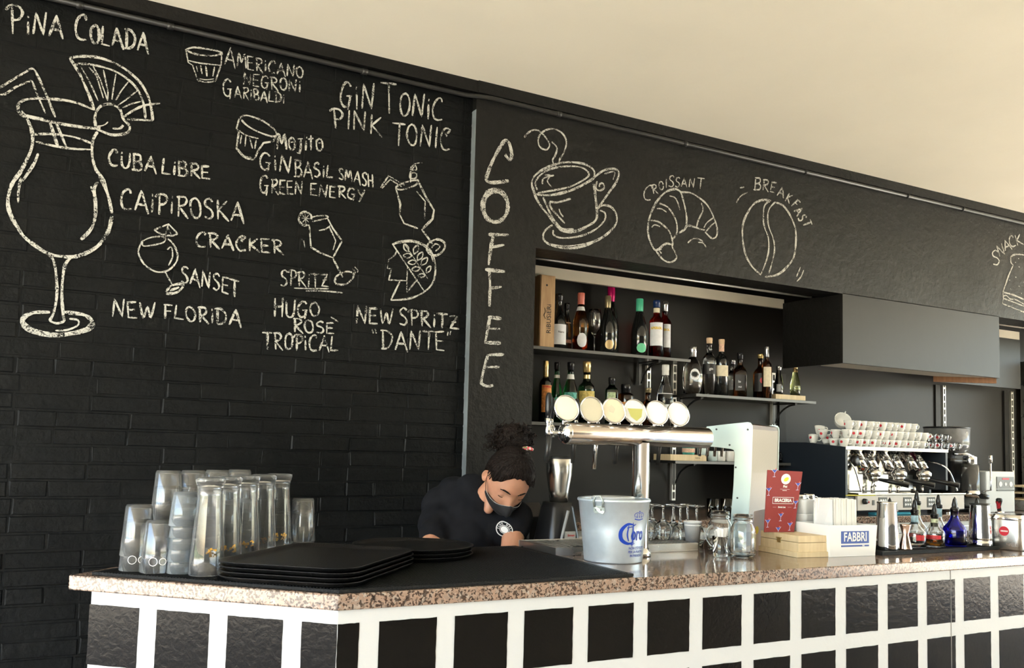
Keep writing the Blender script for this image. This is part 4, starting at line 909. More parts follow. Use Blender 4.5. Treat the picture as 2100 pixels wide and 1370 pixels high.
# ---- stemware drying upside down behind the drip tray
def stem_mesh():
    out = [(.028, 0), (.034, .03), (.036, .055), (.028, .085), (.010, .105), (.0042, .115), (.0038, .165), (.006, .176), (.030, .182), (.033, .184), (.033, .1855), (.006, .187), (0, .187)]
    inn = [(0, .104), (.008, .102), (.0262, .084), (.0342, .055), (.0322, .03), (.0264, .001), (.028, 0)]
    mb = MB(); mb.lathe(out+inn, 24); return mb
sm = None
for r_, y in enumerate((2.822, 2.893)):
    for c_, x in enumerate((1.99, 2.062, 2.134, 2.206, 2.302, 2.376)):
        if r_ == 0 and c_ == 4: y2 = y+.012
        else: y2 = y
        on = c_ < 4
        t = thing('stem_glass', 'upturned stemmed glass, %s from the left in the %s row %s' % (ORD[c_], ['front', 'rear'][r_], 'standing on the drip tray' if on else 'right of the drip tray'), 'glass', (x+(.012 if r_ else 0)*(1 if not on else .0), y2, CT+(.0292 if on else .001)), random.uniform(0, 6), 'stemmed glasses drying upside down behind the bar tap')
        t.scale = (1, 1, .72 if on else .86)
        if sm is None: sm = stem_mesh().build('glass_body', M_GLASS, t).data
        else: link('glass_body', sm, t)
# ---- paper cup, jars, mug with straws
t = thing('paper_cup', 'small white plastic cup standing behind the drip tray end', 'cup', (2.300, 2.755, CT))
mb = MB(); mb.lathe([(0, .001), (.024, .001), (.0245, 0), (.0345, .098), (.0362, .099), (.0362, .103), (.0345, .104), (.0335, .10), (.0235, .004), (0, .004)], 32); mb.build('cup_body', pbr('pale_white_plastic', (.92, .94, .96), .35), t)
mb = MB(); mb.lathe([(.0332, .086), (.0340, .0865), (.0342, .090), (.0336, .0905)], 32); mb.build('rim_band', MATS['pale_white_plastic'], t)
jar_out = [(0, .0), (.036, .0), (.043, .004), (.0455, .012), (.0465, .05), (.0465, .085), (.044, .102), (.037, .116), (.034, .122), (.034, .126), (.0375, .128), (.0375, .131), (.0345, .133), (.0345, .138), (.0365, .140), (.0365, .143), (.0345, .145), (.0345, .152)]
jar_in = [(.0322, .152), (.0315, .124), (.0345, .116), (.0415, .101), (.0440, .085), (.0440, .05), (.043, .014), (.040, .008), (0, .007)]
mb = MB(); mb.lathe(jar_out+jar_in, 32)
t = thing('mason_jar', 'empty clear glass jar with a screw thread neck in front of the steel tower', 'jar', (2.290, 2.462, CT+.001)); o = mb.build('glass_body', M_GLASS, t); jm = o.data
t = thing('mason_jar', 'clear glass handled jar behind the straw glass, left of the empty jar', 'jar', (2.328, 2.628, CT+.001)); link('glass_body', jm, t)
mb = MB(); mb.tube(smoothline([(-.044, -.01, .10), (-.075, -.02, .085), (-.080, -.02, .05), (-.046, -.01, .02)], 5), .005, 8); mb.build('handle', M_GLASS, t)
t = thing('straw_glass', 'small shot glass holding white paper straws and sachets', 'glass', (2.200, 2.480, CT+.001))
mb = MB(); mb.lathe([(0, 0), (.024, 0), (.025, .003), (.030, .072), (.0285, .073), (.0225, .014), (0, .012)], 24); mb.build('glass_body', M_GLASS, t)
rnd = random.Random(5)
for k in range(9):
    mb = MB(); a = rnd.uniform(0, 6.28); b2_ = Vector((.008*math.cos(a), .008*math.sin(a), .015)); e_ = Vector((.026*math.cos(a+.2), .022*math.sin(a+.2), rnd.uniform(.088, .104))); t_ = Vector((-math.sin(a), math.cos(a), 0))*.006
    mb.add([b2_+t_, b2_-t_, e_-t_*1.6, e_+t_*1.6, b2_+t_+Vector((0, 0, .0)), b2_-t_*.9, e_-t_*1.4+Vector((.001, .001, .002)), e_+t_*1.4+Vector((.001, 0, .002))], [(0, 1, 2, 3), (7, 6, 5, 4)]); mb.build('paper_sachet', M_PAPER, t)
# more glass jars at the back counter, seen over the jar
for k, (x, z) in enumerate(((3.37, 1.147), (3.27, 1.147))):
    t = thing('water_glass', 'clear tumbler on the back counter %s' % ['behind the glass jars', 'left of its pair behind the glass jars'][k], 'glass', (x, 3.75, z), 0, 'tumblers on the back counter')
    mb = MB(); mb.lathe([(0, 0), (.030, 0), (.035, .10), (.0335, .10), (.028, .008), (0, .007)], 24); mb.build('glass_body', M_GLASS, t)

# ---- menu cards and the pale wooden box
wb_ = thing('wooden_box', 'small pale wooden hinged box with a brass clasp under the red menu', 'box', (2.478, 2.375, CT+.0005), R_(-7))
mb = MB(); mb.bb(-.012, .165, -.006, .232, 0, .019); mb.build('plinth', M_PALEW, wb_, .0008)
mb = MB(); mb.bb(0, .152, 0, .222, .019, .052); mb.build('body', M_PALEW, wb_, .0008)
mb = MB(); mb.bb(0, .152, 0, .222, .0535, .078); mb.build('lid', M_PALEW, wb_, .0008)
mb = MB(); mb.bb(-.003, 0, .095, .125, .060, .063); mb.cyl((-.001, .110, .054), .006, .002, 10, 'X'); mb.bb(-.0025, 0, .100, .120, .044, .060); mb.build('brass_clasp', pbr('brass', (.70, .50, .20), .3, metal=1), wb_)
# red menu, standing on the box; plane facing the room
mo = Vector(onY(1566.6, 1097, 2.545)); P00 = onY(1566.6, 1097.5, 2.52); P10 = onY(1628, 1098.5, 2.50); P11 = onY(1645.6, 967.5, 2.56); P01 = onY(1573.6, 964, 2.58)
P00.z = P10.z = CT+.0795
ctr_ = (P00+P10)/2; me_w = .158; me_h = .246
ux = Vector((P10.x-P00.x, P10.y-P00.y, 0)).normalized(); uz = ((P01+P11)/2-ctr_).normalized(); un = ux.cross(uz).normalized()
if un.y > 0: un = -un
rm = thing('menu_card', 'dark red menu card patterned with cocktail glasses, reading BRACERIA', 'menu', tuple(ctr_))
def mp_(u, v, d=0):     # u across 0..1, v up 0..1
    A = P00.lerp(P10, u); B = P01.lerp(P11, u); return A.lerp(B, v)-ctr_+un*d
mb = MB(); mb.add([mp_(0, 0, .0015), mp_(1, 0, .0015), mp_(1, 1, .0015), mp_(0, 1, .0015), mp_(0, 0, -.0015), mp_(1, 0, -.0015), mp_(1, 1, -.0015), mp_(0, 1, -.0015)], [(0, 1, 2, 3), (7, 6, 5, 4), (0, 4, 5, 1), (1, 5, 6, 2), (2, 6, 7, 3), (3, 7, 4, 0)])
mb.build('card', pbr('dark_red_card', (.27, .030, .030), .5), rm)
mb = MB(); mb.add([mp_(.25, .03, -.004), mp_(.85, .03, -.075), mp_(.8, .55, -.006), mp_(.25, .55, -.004), mp_(.25, .03, -.006), mp_(.85, .03, -.077), mp_(.8, .55, -.008), mp_(.25, .55, -.006)], [(0, 1, 2, 3), (7, 6, 5, 4)]); mb.build('card_stand', pbr('pale_pink_card', (.72, .62, .56), .6), rm, label='pale folded card behind the menu')
CW = me_w; 
def onm(u0, v0, d=.0024):
    return lambda x, y: mp_(u0+x/CW, v0+y/me_h, d)
def fan(mb, pts, u0, v0, sc, d): mb.add([mp_(u0+p[0]*sc/CW, v0+p[1]*sc/me_h, d) for p in pts], [tuple(range(len(pts)))])
M_CKB = pbr('blue_cocktail_print', (.06, .10, .50), .5); M_CKL = pbr('lilac_print', (.60, .58, .80), .5); M_CKR = pbr('coral_print', (.75, .16, .12), .5)
for (cx_, cy_) in ((.20, .965), (.92, .76), (.07, .66), (.92, .46), (.50, .25), (.10, .15), (.83, .10), (.46, .03)):
    mb = MB(); fan(mb, [(-.014, .010), (.012, .013), (.000, -.003)], cx_, cy_, .9, .0022)
    mb.build('blue_cocktail', M_CKB, rm)
    mb = MB(); fan(mb, [(-.001, -.002), (.0012, -.002), (.0, -.020), (-.002, -.020)], cx_, cy_, .9, .0024); fan(mb, [(-.008, -.020), (.006, -.019), (.006, -.021), (-.008, -.022)], cx_, cy_, .9, .0024); fan(mb, [(-.017, .012), (-.014, .012), (.001, -.004), (-.001, -.004)], cx_, cy_, .9, .0026); fan(mb, [(.012, .0145), (.0145, .0145), (.001, -.004), (-.001, -.004)], cx_, cy_, .9, .0026)
    mb.build('cocktail_outline', M_CKL, rm)
    mb = MB(); fan(mb, [(.002, .012), (.008, .012), (.007, .018), (.004, .019)], cx_, cy_, .9, .0024); mb.build('coral_garnish', M_CKR, rm)
mb = MB(); mb.add([mp_(.54+.022*math.cos(a*PI/16)/CW, .86+.022*math.sin(a*PI/16)/me_h, .0024) for a in range(32)], [tuple(range(32))]); mb.build('white_disc', M_PAPER, rm)
mb = MB(); mb.add([mp_(.55+.011*math.cos(a*PI/8)/CW, .855+.009*math.sin(a*PI/8+.4)/me_h, .0030) for a in range(16)], [tuple(range(16))]); mb.build('yellow_lemon', pbr('lemon_yellow_print', (.85, .70, .05), .5), rm)
textmesh('Pini', .013, M_PAPER, 'printed_lettering', rm, onm(.54, .735), bold=.0005)
textmesh('BRACERIA', .0185, M_PAPER, 'printed_lettering', rm, onm(.52, .505), bold=.0008, sx=.98)
textmesh('Drink List', .009, M_PAPER, 'printed_lettering', rm, onm(.50, .395), bold=.0003)
mb = MB()
for a, b2_, c_, d_ in ((.20, .45, .84, .457), (.20, .553, .84, .56), (.20, .45, .21, .56), (.83, .45, .84, .56), (.40, .69, .68, .693), (.47, .665, .60, .672), (.22, .394, .33, .396), (.68, .394, .80, .396)): mb.add([mp_(a, b2_, .0024), mp_(c_, b2_, .0024), mp_(c_, d_, .0024), mp_(a, d_, .0024)], [(0, 1, 2, 3)])
mb.build('white_frame_print', M_PAPER, rm)
# pinkish white menu edge-on at its left
q0, q1, q2, q3 = onZ(1543, 1132, CT+.0005), onZ(1569, 1126, CT+.0005), onY(1569, 1044, 2.62), onY(1546, 1049, 2.57)
pc = thing('menu_card', 'pinkish white striped menu card standing left of the wooden box', 'menu', tuple((q0+q1)/2))
o0 = (q0+q1)/2; dd = Vector((-.0015, -.0015, 0)); mb = MB(); mb.add([q0-o0, q1-o0, q2-o0, q3-o0, q0-o0+dd, q1-o0+dd, q2-o0+dd, q3-o0+dd], [(0, 1, 2, 3), (7, 6, 5, 4), (0, 4, 5, 1), (1, 5, 6, 2), (2, 6, 7, 3), (3, 7, 4, 0)]); mb.build('card', pbr('pinkish_white_card', (.74, .66, .66), .6), pc)
def pq(u, v): return (q0-o0).lerp(q1-o0, u).lerp((q3-o0).lerp(q2-o0, u), v)+dd*1.8
mb = MB(); mb.add([pq(.30+.16*math.cos(a*PI/6), .52+.10*math.sin(a*PI/6)) for a in range(12)], [tuple(range(12))]); mb.build('yellow_print', MATS['lemon_yellow_print'], pc)
mb = MB(); mb.add([pq(.80+.10*math.cos(a*PI/6), .26+.06*math.sin(a*PI/6)) for a in range(12)], [tuple(range(12))]); mb.build('dark_print', G_DPR, pc)

# ---- white holder with the blue sign, straws and lids
fb = thing('white_caddy', 'white plastic caddy with a blue lettered sign on its front', 'caddy', (2.611, 2.346, CT+.0005), R_(-4))
mb = MB(); fw = .222; mb.prism([(-.004, 0), (fw, 0), (fw+.012, .115), (-.010, .117)], 0, .003, 'Y'); mb.build('front_wall', M_WPL, fb)
mb = MB(); mb.bb(-.004, fw, .003, .165, 0, .003); mb.add([(-.004, .003, 0), (-.004, .165, 0), (-.010, .172, .117), (-.010, .003, .117), (-.001, .003, 0), (-.001, .165, 0), (-.007, .172, .117), (-.007, .003, .117)], [(0, 1, 2, 3), (7, 6, 5, 4), (3, 2, 6, 7)]); mb.bb(fw-.001, fw+.004, .003, .165, 0, .115); mb.bb(-.004, fw, .162, .165, 0, .117); mb.bb(.095, .098, .003, .162, 0, .11); mb.build('caddy_body', M_WPL, fb)
M_NAVY = pbr('navy_sign_print', (.035, .09, .36), .4)
mb = MB(); mb.bb(.052, .190, -.0012, 0, .048, .094); mb.bb(.052, .190, -.0012, 0, .036, .042); mb.build('blue_sign', M_NAVY, fb)
textmesh('FABBRI', .047, M_WPL, 'printed_lettering', fb, lambda x, y: Vector((.121+x, -.0022, .071+y)), bold=.0010, sx=.80)
textmesh('1905', .0065, M_WPL, 'printed_lettering', fb, lambda x, y: Vector((.160+x, -.0024, .039+y)), bold=.0003)
st_ = thing('paper_straw_box', 'white box packed full of paper straws standing in the caddy', 'box', (2.662, 2.378, CT+.005), R_(-4))
mb = MB(); mb.add([(0, 0, .005), (.004, .10, .005), (.016, .112, .205), (.0, 0, .205), (-.003, 0, .005), (.0, .10, .005), (.012, .112, .205), (-.004, 0, .205)], [(0, 1, 2, 3), (7, 6, 5, 4), (3, 2, 6, 7)]); mb.bb(0, .115, .10, .103, .004, .19); mb.build('box_back', M_WPL, st_)
rnd = random.Random(9); sm2 = None
for a in range(13):
    for b2_ in range(8):
        xx, yy = .012+a*.0088, .008+b2_*.0115
        if sm2 is None:
            q = MB(); q.box((0, 0, .1), (.0075, .0085, .2)); me = bpy.data.meshes.new('paper_straw'); me.from_pydata(q.v, [], q.f); me.materials.append(pbr('off_white_paper', (.80, .79, .76), .8)); sm2 = me
        o = bpy.data.objects.new('paper_straw', sm2); COL.objects.link(o); o.parent = st_; o.location = (xx, yy, .006); o.rotation_euler = (rnd.uniform(-.012, .012), rnd.uniform(-.02, .012), rnd.uniform(-.2, .2)); o.scale[2] = rnd.uniform(.985, 1.01)
t = thing('lid_stack', 'stack of square white lids left of the straws in the caddy', 'lids', (2.695, 2.560, CT+.003), R_(10))
for k in range(3):
    mb = MB(); z0 = .055*k; mb.loft([[(p[0], p[1], z) for p in rrect(w_, w_, .012, 3)] for w_, z in ((.055, z0), (.082, z0+.085), (.085, z0+.087), (.080, z0+.087), (.052, z0+.004))], True, True, True); mb.build('white_lid', M_WPL, t)
for k in range(2):
    t = thing('milk_jug', ['polished steel milk jug left of the straws, behind the red menu', 'second polished steel milk jug, behind the straws'][k], 'jug', (3.86+.13*k, 3.70+.05*k, 1.147)); 
    mb = MB(); mb.lathe([(0, 0), (.047, 0), (.052, .006), (.053, .05), (.045, .09), (.040, .115), (.042, .125), (.040, .125), (.038, .115), (.043, .088), (.050, .05), (.049, .008), (0, .006)], 28); mb.build('jug_body', M_CHROME, t)
    mb = MB(); mb.tube(smoothline([(.042, 0, .11), (.075, 0, .105), (.080, 0, .07), (.052, 0, .03)], 5), .004, 8); mb.build('handle', M_CHROME, t)

# ---- speed mat with shakers, jigger and spirit bottles
sm_ = thing('service_mat', 'black rubber service mat under the shakers and spirit bottles', 'mat', (2.86, 2.320, CT+.0005))
mb = MB(); mb.bb(0, .72, 0, .20, 0, .010); mb.bb(0, .72, 0, .012, .010, .014); mb.bb(0, .72, .188, .20, .010, .014); mb.bb(0, .012, .012, .188, .010, .014); mb.bb(.708, .72, .012, .188, .010, .014); mb.build('mat_body', M_MAT, sm_, .001)
mb = MB()
for k in range(54):
    mb.bb(.018+k*.0125, .024+k*.0125, .016, .184, .010, .0125)
o = mb.build('rubber_nubs', M_MAT, sm_); o['kind'] = 'stuff'
SZ = CT+.0132
shp = [(0, .0), (.034, 0), (.036, .004), (.0365, .012), (.0355, .016), (.0375, .022), (.0385, .03), (.0435, .165), (.0445, .178), (.043, .180), (.0415, .172), (.036, .03), (0, .028)]
t = thing('cocktail_shaker', 'polished steel shaker tin at the left end of the service mat, tin mouth up', 'shaker', (2.968, 2.385, SZ)); mb = MB(); mb.lathe([(0, 0), (.0440, 0), (.0445, .003), (.0430, .05), (.0355, .176), (.0372, .180), (.0375, .185), (.034, .187), (0, .187)], 40); mb.build('tin', M_CHROME, t)
t = thing('cocktail_shaker', 'polished steel shaker tin near the right end of the service mat', 'shaker', (3.530, 2.372, SZ)); mb = MB(); mb.lathe([(0, 0), (.046, 0), (.047, .004), (.046, .020), (.043, .024), (.045, .028), (.0455, .034), (.0375, .168), (.038, .174), (0, .175)], 40); mb.build('tin', M_CHROME, t)
mb = MB(); mb.lathe([(.0385, .170), (.041, .172), (.041, .177), (0, .178)], 40); mb.build('rim', M_DARK, t)
t = thing('jigger', 'copper toned double jigger between the left shaker and the clear bottle', 'jigger', (3.050, 2.365, SZ)); mb = MB(); mb.lathe([(0, 0), (.026, 0), (.0255, .004), (.012, .058), (.021, .094), (.0215, .098), (.0195, .098), (.010, .060), (0, .058)], 28); mb.build('jigger_body', pbr('copper', (.80, .60, .52), .12, metal=1), t)
def pourer(root, z, r=.011):
    mb = MB(); mb.lathe([(r*1.25, -.026), (r*1.3, -.002), (r*1.5, .0), (r*1.5, .003), (r*.9, .006), (r*.95, .018), (r*.55, .040), (0, .050)], 16, (0, 0, z)); mb.build('pourer', M_BLKPL, root, label='black pouring spout')
def sbottle(nm, lab, x, y, r, h, neck, mat, liq=None, lh=.4, label=None, nr=.014, sh=.5, neckband=None):
    t = thing(nm, lab, 'bottle', (x, y, SZ), face(x, y))
    hb_ = h*sh
    out = [(0, 0), (r*.92, 0), (r, .004), (r, hb_*.78), (r*.93, hb_*.92), (r*.60, hb_*1.12), (nr*1.25, hb_*1.30), (nr, hb_*1.42), (nr, h-.01), (nr+.0025, h-.008), (nr+.0025, h)]
    th = .0022; inn = [(nr-th, h), (nr-th, hb_*1.42), (nr*1.25-th, hb_*1.30), (r*.60-th, hb_*1.11), (r*.93-th, hb_*.91), (r-th, hb_*.78), (r-th, .008), (0, .007)]
    mb = MB(); mb.lathe(out+inn, 32); mb.build('glass_body', mat, t)
    if liq: mb = MB(); mb.lathe([(0, .0085), (r-th-.001, .0085), (r-th-.001, hb_*lh), (0, hb_*lh)], 32); mb.build('liquid', liq, t)
    if label:
        for (c_, z0, z1, a0, a1) in label:
            rr = (r if z1 < hb_*.8 else nr)+.0008; mb = MB(); n = 10
            vs = []
            for i in range(n+1):
                a = a0+(a1-a0)*i/n
                for z in (z0, z1): vs.append((rr*math.cos(a), rr*math.sin(a), z))
            mb.add(vs, [(2*i, 2*i+2, 2*i+3, 2*i+1) for i in range(n)]); mb.build('paper_label', c_, t)
    pourer(t, h); return t
M_LBL = pbr('light_blue_label', (.35, .55, .68), .5, vary=.5, vscale=40); M_LYG = pbr('yellow_blue_label', (.55, .60, .40), .5, vary=.6, vscale=60); M_LRD = pbr('red_label', (.50, .03, .04), .5, vary=.3, vscale=60); M_LWH = pbr('white_label', (.75, .75, .78), .6, vary=.15, vscale=60)
M_COB = glass('cobalt_glass', (.03, .03, .55)); M_WAT = glass('clear_spirit', (.97, .98, 1), 0, 1.33); M_AMB = glass('amber_spirit', (.75, .30, .03), 0, 1.33)
sbottle('spirit_bottle', 'clear bottle with light blue neck label, nearest the jigger', 3.152, 2.400, .044, .148, 0, M_GLASS, M_WAT, .55, [(M_LBL, .095, .130, -1.2, 1.2), (M_LRD, .032, .054, .1, .9)], sh=.50)
sbottle('spirit_bottle', 'clear bottle with amber spirit and yellow blue neck label', 3.268, 2.395, .041, .130, 0, M_GLASS, M_AMB, .62, [(M_LYG, .082, .115, -1.2, 1.2), (M_LRD, .034, .050, -.8, .6)], sh=.55)
sbottle('spirit_bottle', 'cobalt blue round shouldered bottle with black pourer', 3.395, 2.395, .046, .152, 0, M_COB, None, .5, None, sh=.56, nr=.015)
sbottle('spirit_bottle', 'slim clear bottle directly behind the left shaker', 3.060, 2.445, .024, .150, 0, M_GLASS, None, .5, [(M_LWH, .095, .125, -1.2, 1.2)], sh=.5)
sbottle('spirit_bottle', 'tall clear bottle with yellowish neck label behind the amber one', 3.265, 2.475, .040, .178, 0, M_GLASS, M_WAT, .4, [(M_LYG, .125, .165, -1.2, 1.2), (M_LRD, .02, .05, -1, .4)], sh=.46)
sbottle('spirit_bottle', 'clear bottle with teal neck behind the cobalt bottle', 3.410, 2.480, .038, .162, 0, M_GLASS, M_WAT, .5, [(M_LBL, .115, .150, -1.2, 1.2)], sh=.46)
sbottle('spirit_bottle', 'clear bottle with red neck label between cobalt bottle and right shaker', 3.505, 2.470, .036, .150, 0, M_GLASS, M_WAT, .5, [(M_LRD, .105, .135, -1.2, 1.2)], sh=.46)
sbottle('spirit_bottle', 'bottle half hidden behind the right shaker, only its pourer clear', 3.610, 2.440, .034, .148, 0, M_GLASS, M_WAT, .5, None, sh=.46)
# ---- steel caddy tin with red sticker at the right edge
nb = thing('steel_canister', 'square brushed steel canister with a round red sticker at the right edge', 'canister', (3.675, 2.318, CT+.0005), R_(8))
mb = MB(); mb.loft([[(p[0], p[1], z) for p in rrect(w_, d_, .022, 5)] for w_, d_, z in ((.150, .118, 0), (.154, .122, .004), (.154, .122, .134), (.148, .116, .142), (.146, .114, .146))], True, True, True); mb.build('canister_body', M_BRUSH, nb)
mb = MB(); mb.loft([[(p[0], p[1]*1.0, z) for p in rrect(w_, d_, .022, 5)] for w_, d_, z in ((.156, .124, .124), (.158, .126, .128), (.158, .126, .133), (.150, .118, .144), (.148, .116, .147))], True, False, True); mb.build('lid', M_STEEL, nb)
mb = MB(); mb.loft([[(p[0]+.01, -.0612-dy, p[1]+.066) for p in rrect(w_, h_, .008, 3)] for w_, h_, dy in ((.085, .095, 0), (.083, .093, .0015), (.075, .085, .0012))], True, False, True); mb.build('raised_panel', M_BRUSH, nb)
mb = MB(); mb.add([(-.0775, .004+.020*math.cos(a*PI/14), .078+.020*math.sin(a*PI/14)) for a in range(28)], [tuple(range(28))]); mb.build('red_sticker', M_RED, nb, label='round red sticker')
textmesh('FUMO', .012, M_PAPER, 'printed_lettering', nb, lambda x, y: Vector((-.0782, .004-x, .078+y)), bold=.0004) if False else None
mb = MB()
for k in range(5): mb.bb(-.0782, -.0778, -.011+k*.006, -.007+k*.006, .075, .081)
mb.build('white_sticker_print', M_PAPER, nb)

# ================================================================== BOTTLES ON THE WALL SHELVES
M_GREEN = glass('green_bottle_glass', (.02, .22, .06)); M_DGREEN = glass('dark_green_glass', (.02, .10, .035)); M_BROWNG = glass('brown_bottle_glass', (.12, .035, .01))
M_BLACKG = pbr('black_wine_glass', (.008, .009, .009), .06, coat=.5); M_AMBG = glass('amber_glass', (.62, .26, .05)); M_ROSE = glass('rose_wine', (.75, .25, .10), 0, 1.36)
M_REDL = glass('red_liqueur', (.50, .02, .015), 0, 1.36); M_PALEY = glass('pale_yellow_glass', (.72, .78, .35))
def cmat(n, c, r=.4, **k): return pbr(n, c, r, **k)
K_BLK = cmat('black_cap', (.01, .01, .012), .25); K_PINK = cmat('magenta_foil', (.55, .01, .14), .25, metal=.4); K_GOLD = cmat('gold_cap', (.75, .55, .25), .25, metal=.8); K_DGOLD = cmat('dark_gold_foil', (.30, .24, .14), .3, metal=.6)
K_MINT = cmat('mint_green_foil', (.08, .52, .32), .35); K_CORAL = cmat('coral_foil', (.72, .20, .15), .35); K_CORK = cmat('wooden_stopper', (.70, .50, .33), .6); K_WHT = cmat('white_cap', (.80, .80, .80), .4); K_NAVY = cmat('navy_cap', (.01, .03, .12), .25); K_SIL = cmat('silver_cap', (.6, .62, .65), .2, metal=.9)
L_W = cmat('white_paper_label', (.76, .78, .84), .6, vary=.05, vscale=60); L_CR = cmat('cream_label', (.74, .66, .50), .6, vary=.10, vscale=70); L_PK = cmat('peach_label', (.75, .48, .36), .6, vary=.25, vscale=90); L_OR = cmat('orange_label', (.66, .26, .07), .6, vary=.4, vscale=90)
L_YG = cmat('yellow_ochre_label', (.58, .46, .14), .6, vary=.35, vscale=90); L_TE = cmat('teal_label', (.10, .42, .36), .6, vary=.5, vscale=80); L_BLKL = cmat('black_label', (.02, .02, .022), .5); L_MINT = cmat('mint_oval_label', (.15, .60, .35), .5); L_GLD = cmat('gold_oval_label', (.55, .40, .20), .4, metal=.3); L_GR = cmat('pale_green_label', (.45, .58, .35), .6, vary=.4, vscale=90); L_GREY = cmat('silver_grey_label', (.40, .42, .46), .5, vary=.2, vscale=90)
T_BLK = cmat('black_ink', (.015, .015, .02), .6); T_RED = cmat('red_ink', (.55, .03, .03), .6); T_YEL = cmat('yellow_ink', (.80, .55, .05), .6)
PF = {  # shoulder style: list of (radius factor, height factor) from the base to the neck, neck radius from nr
 'bordeaux': [(1, .60), (.97, .64), (.80, .69), (.50, .735), ('n', .78)],
 'burgundy': [(1, .46), (.96, .52), (.80, .60), (.60, .68), (.45, .74), ('n', .80)],
 'prosecco': [(1, .38), (.97, .45), (.85, .54), (.66, .64), (.50, .73), ('n', .82)],
 'spirit':   [(1, .58), (.98, .63), (.85, .67), (.55, .71), ('n', .75)],
 'rum':      [(1, .52), (1.02, .56), (.92, .61), (.55, .66), ('n', .72)],
 'round':    [(1.06, .22), (1.08, .40), (.98, .58), (.70, .70), ('n', .77)],
 'squat':    [(1, .50), (.97, .57), (.75, .64), (.45, .69), ('n', .74)],
 'jar':      [(1, .70), (.95, .75), (.60, .79), (.45, .82), ('n', .85)],
 'taper':    [(1, .25), (.97, .40), (.75, .58), (.55, .72), ('n', .85)],
}
def bottle(nm, lab, px, ytop, wpx, shelf_z, Y, style, mat, cap, cap_h=.16, nr=.34, labels=(), liq=None, lh=.5, square=False, rot=0, txt=()):
    P = onY(px, ytop, Y); H = P.z-shelf_z; base = Vector((P.x, Y, shelf_z)); r = wpx/2/pxm(base)
    t = thing(nm, lab, 'bottle', tuple(base), math.atan2(-base.y, -base.x)+rot)
    seg = 28; n_ = max(.009, nr*r)
    prof = [(0, 0), (r*.9, 0), (r, .004)]+[((n_ if a == 'n' else a*r), b2_*H) for a, b2_ in PF[style]]+[(n_*.98, H*(1-cap_h)), (n_*1.12, H*(1-cap_h)+.002), (n_*1.12, H*(1-cap_h*.55)), (0, H*(1-cap_h*.55))]
    if square: fl_ = lambda t_, z: (1/max(abs(math.cos(t_)), abs(math.sin(t_))))**.75*.90 if z < PF[style][2][1]*H else 1
    else: fl_ = None
    mb = MB(); mb.lathe(prof, 32 if square else seg, flute=fl_); mb.build('glass_body', mat, t)
    if liq:
        mb = MB(); mb.lathe([(0, .006), (r*.93, .006), (r*.93, lh*H), (0, lh*H)], 20, flute=fl_); mb.build('liquid', liq, t)
    mb = MB(); c0 = H*(1-cap_h); mb.lathe([(n_*1.10, c0), (n_*1.18, c0+.002), (n_*1.16, c0+(H-c0)*.45), (n_*1.24, c0+(H-c0)*.5), (n_*1.22, H-.003), (n_*1.1, H), (0, H)], 20); mb.build('cap', cap, t)
    def lr(z):
        pts = [(1.0, 0)]+[((n_/r if a == 'n' else a), b2_) for a, b2_ in PF[style]]+[(n_/r, 1.1)]
        f = z/H
        for (a, p), (b2_, q) in zip(pts, pts[1:]):
            if p <= f <= q: return r*(a+(b2_-a)*(f-p)/(q-p+1e-9))
        return r
    for L in labels:
        lm, z0, z1, a0, a1 = L[:5]; shape = L[5] if len(L) > 5 else 'rect'; mb = MB(); n = 14; vs = []; z0 *= H; z1 *= H
        for i in range(n+1):
            a = a0+(a1-a0)*i/n; u = (i/n)*2-1
            hh = math.sqrt(max(0, 1-u*u)) if shape == 'oval' else 1
            zc = (z0+z1)/2; hz = (z1-z0)/2*hh
            for z in (zc-hz, zc+hz):
                rr = lr(z)*(fl_(a, 0) if fl_ else 1)+.0009; vs.append((rr*math.cos(a), rr*math.sin(a), z))
        mb.add(vs, [(2*i, 2*i+2, 2*i+3, 2*i+1) for i in range(n)], True); mb.build('paper_label' if z0 < .6*H else 'neck_label', lm, t)
    for (s, size, tm_, z, ang, bold) in txt:
        def fn(u, v, z=z*H, ang=ang):
            rr = lr(z)*(fl_(ang, 0) if fl_ else 1)+.0018; a = ang+u/rr; return Vector((rr*math.cos(a), rr*math.sin(a), z+v))
        textmesh(s, size, tm_, 'printed_lettering', t, fn, bold=bold)
    return t
YU = 4.20
# wooden wine case standing upright
P = onY(1119, 565, 4.18); X0_ = onY(1104, 700, 4.15).x; X1_ = onY(1135, 700, 4.15).x
wc = thing('wine_case', 'upright pine wine case at the left end of the upper shelf', 'box', (X0_+.004, 4.15, ZU))
mb = MB(); H_ = P.z-ZU-.004; W_ = X1_-X0_; mb.bb(0, W_, 0, .10, 0, H_); mb.build('case_body', M_PINE, wc, .001)
mb = MB(); mb.bb(.004, W_-.004, -.004, 0, .004, H_-.004); mb.build('sliding_lid', M_PINE, wc, .0006)
textmesh('RiBUSiERi', .040, T_BLK, 'printed_lettering', wc, lambda u, v: Vector((W_*.60-v, -.0046, H_*.40+u)), bold=.0002, sx=1.0)
mb = MB(); mb.tube([Vector((W_*.30-v, -.005, H_*.47+u)) for v, u in ((-.006, -.03), (.004, -.01), (-.006, .01), (.0, .03))], .0015, 5); mb.cyl((W_*.42, -.0045, H_*.86), .006, .0008, 10, 'Y'); mb.build('stamp_mark', T_BLK, wc)
B = bottle
B('wine_bottle', 'dark wine bottle with a large white label beside the pine case', 1147, 603, 32, ZU, YU-.03, 'burgundy', M_BLACKG, K_BLK, .12, .42, [(L_W, .08, .44, -1.25, 1.25)], txt=[('Nero', .016, T_BLK, .30, .35, .0003)])
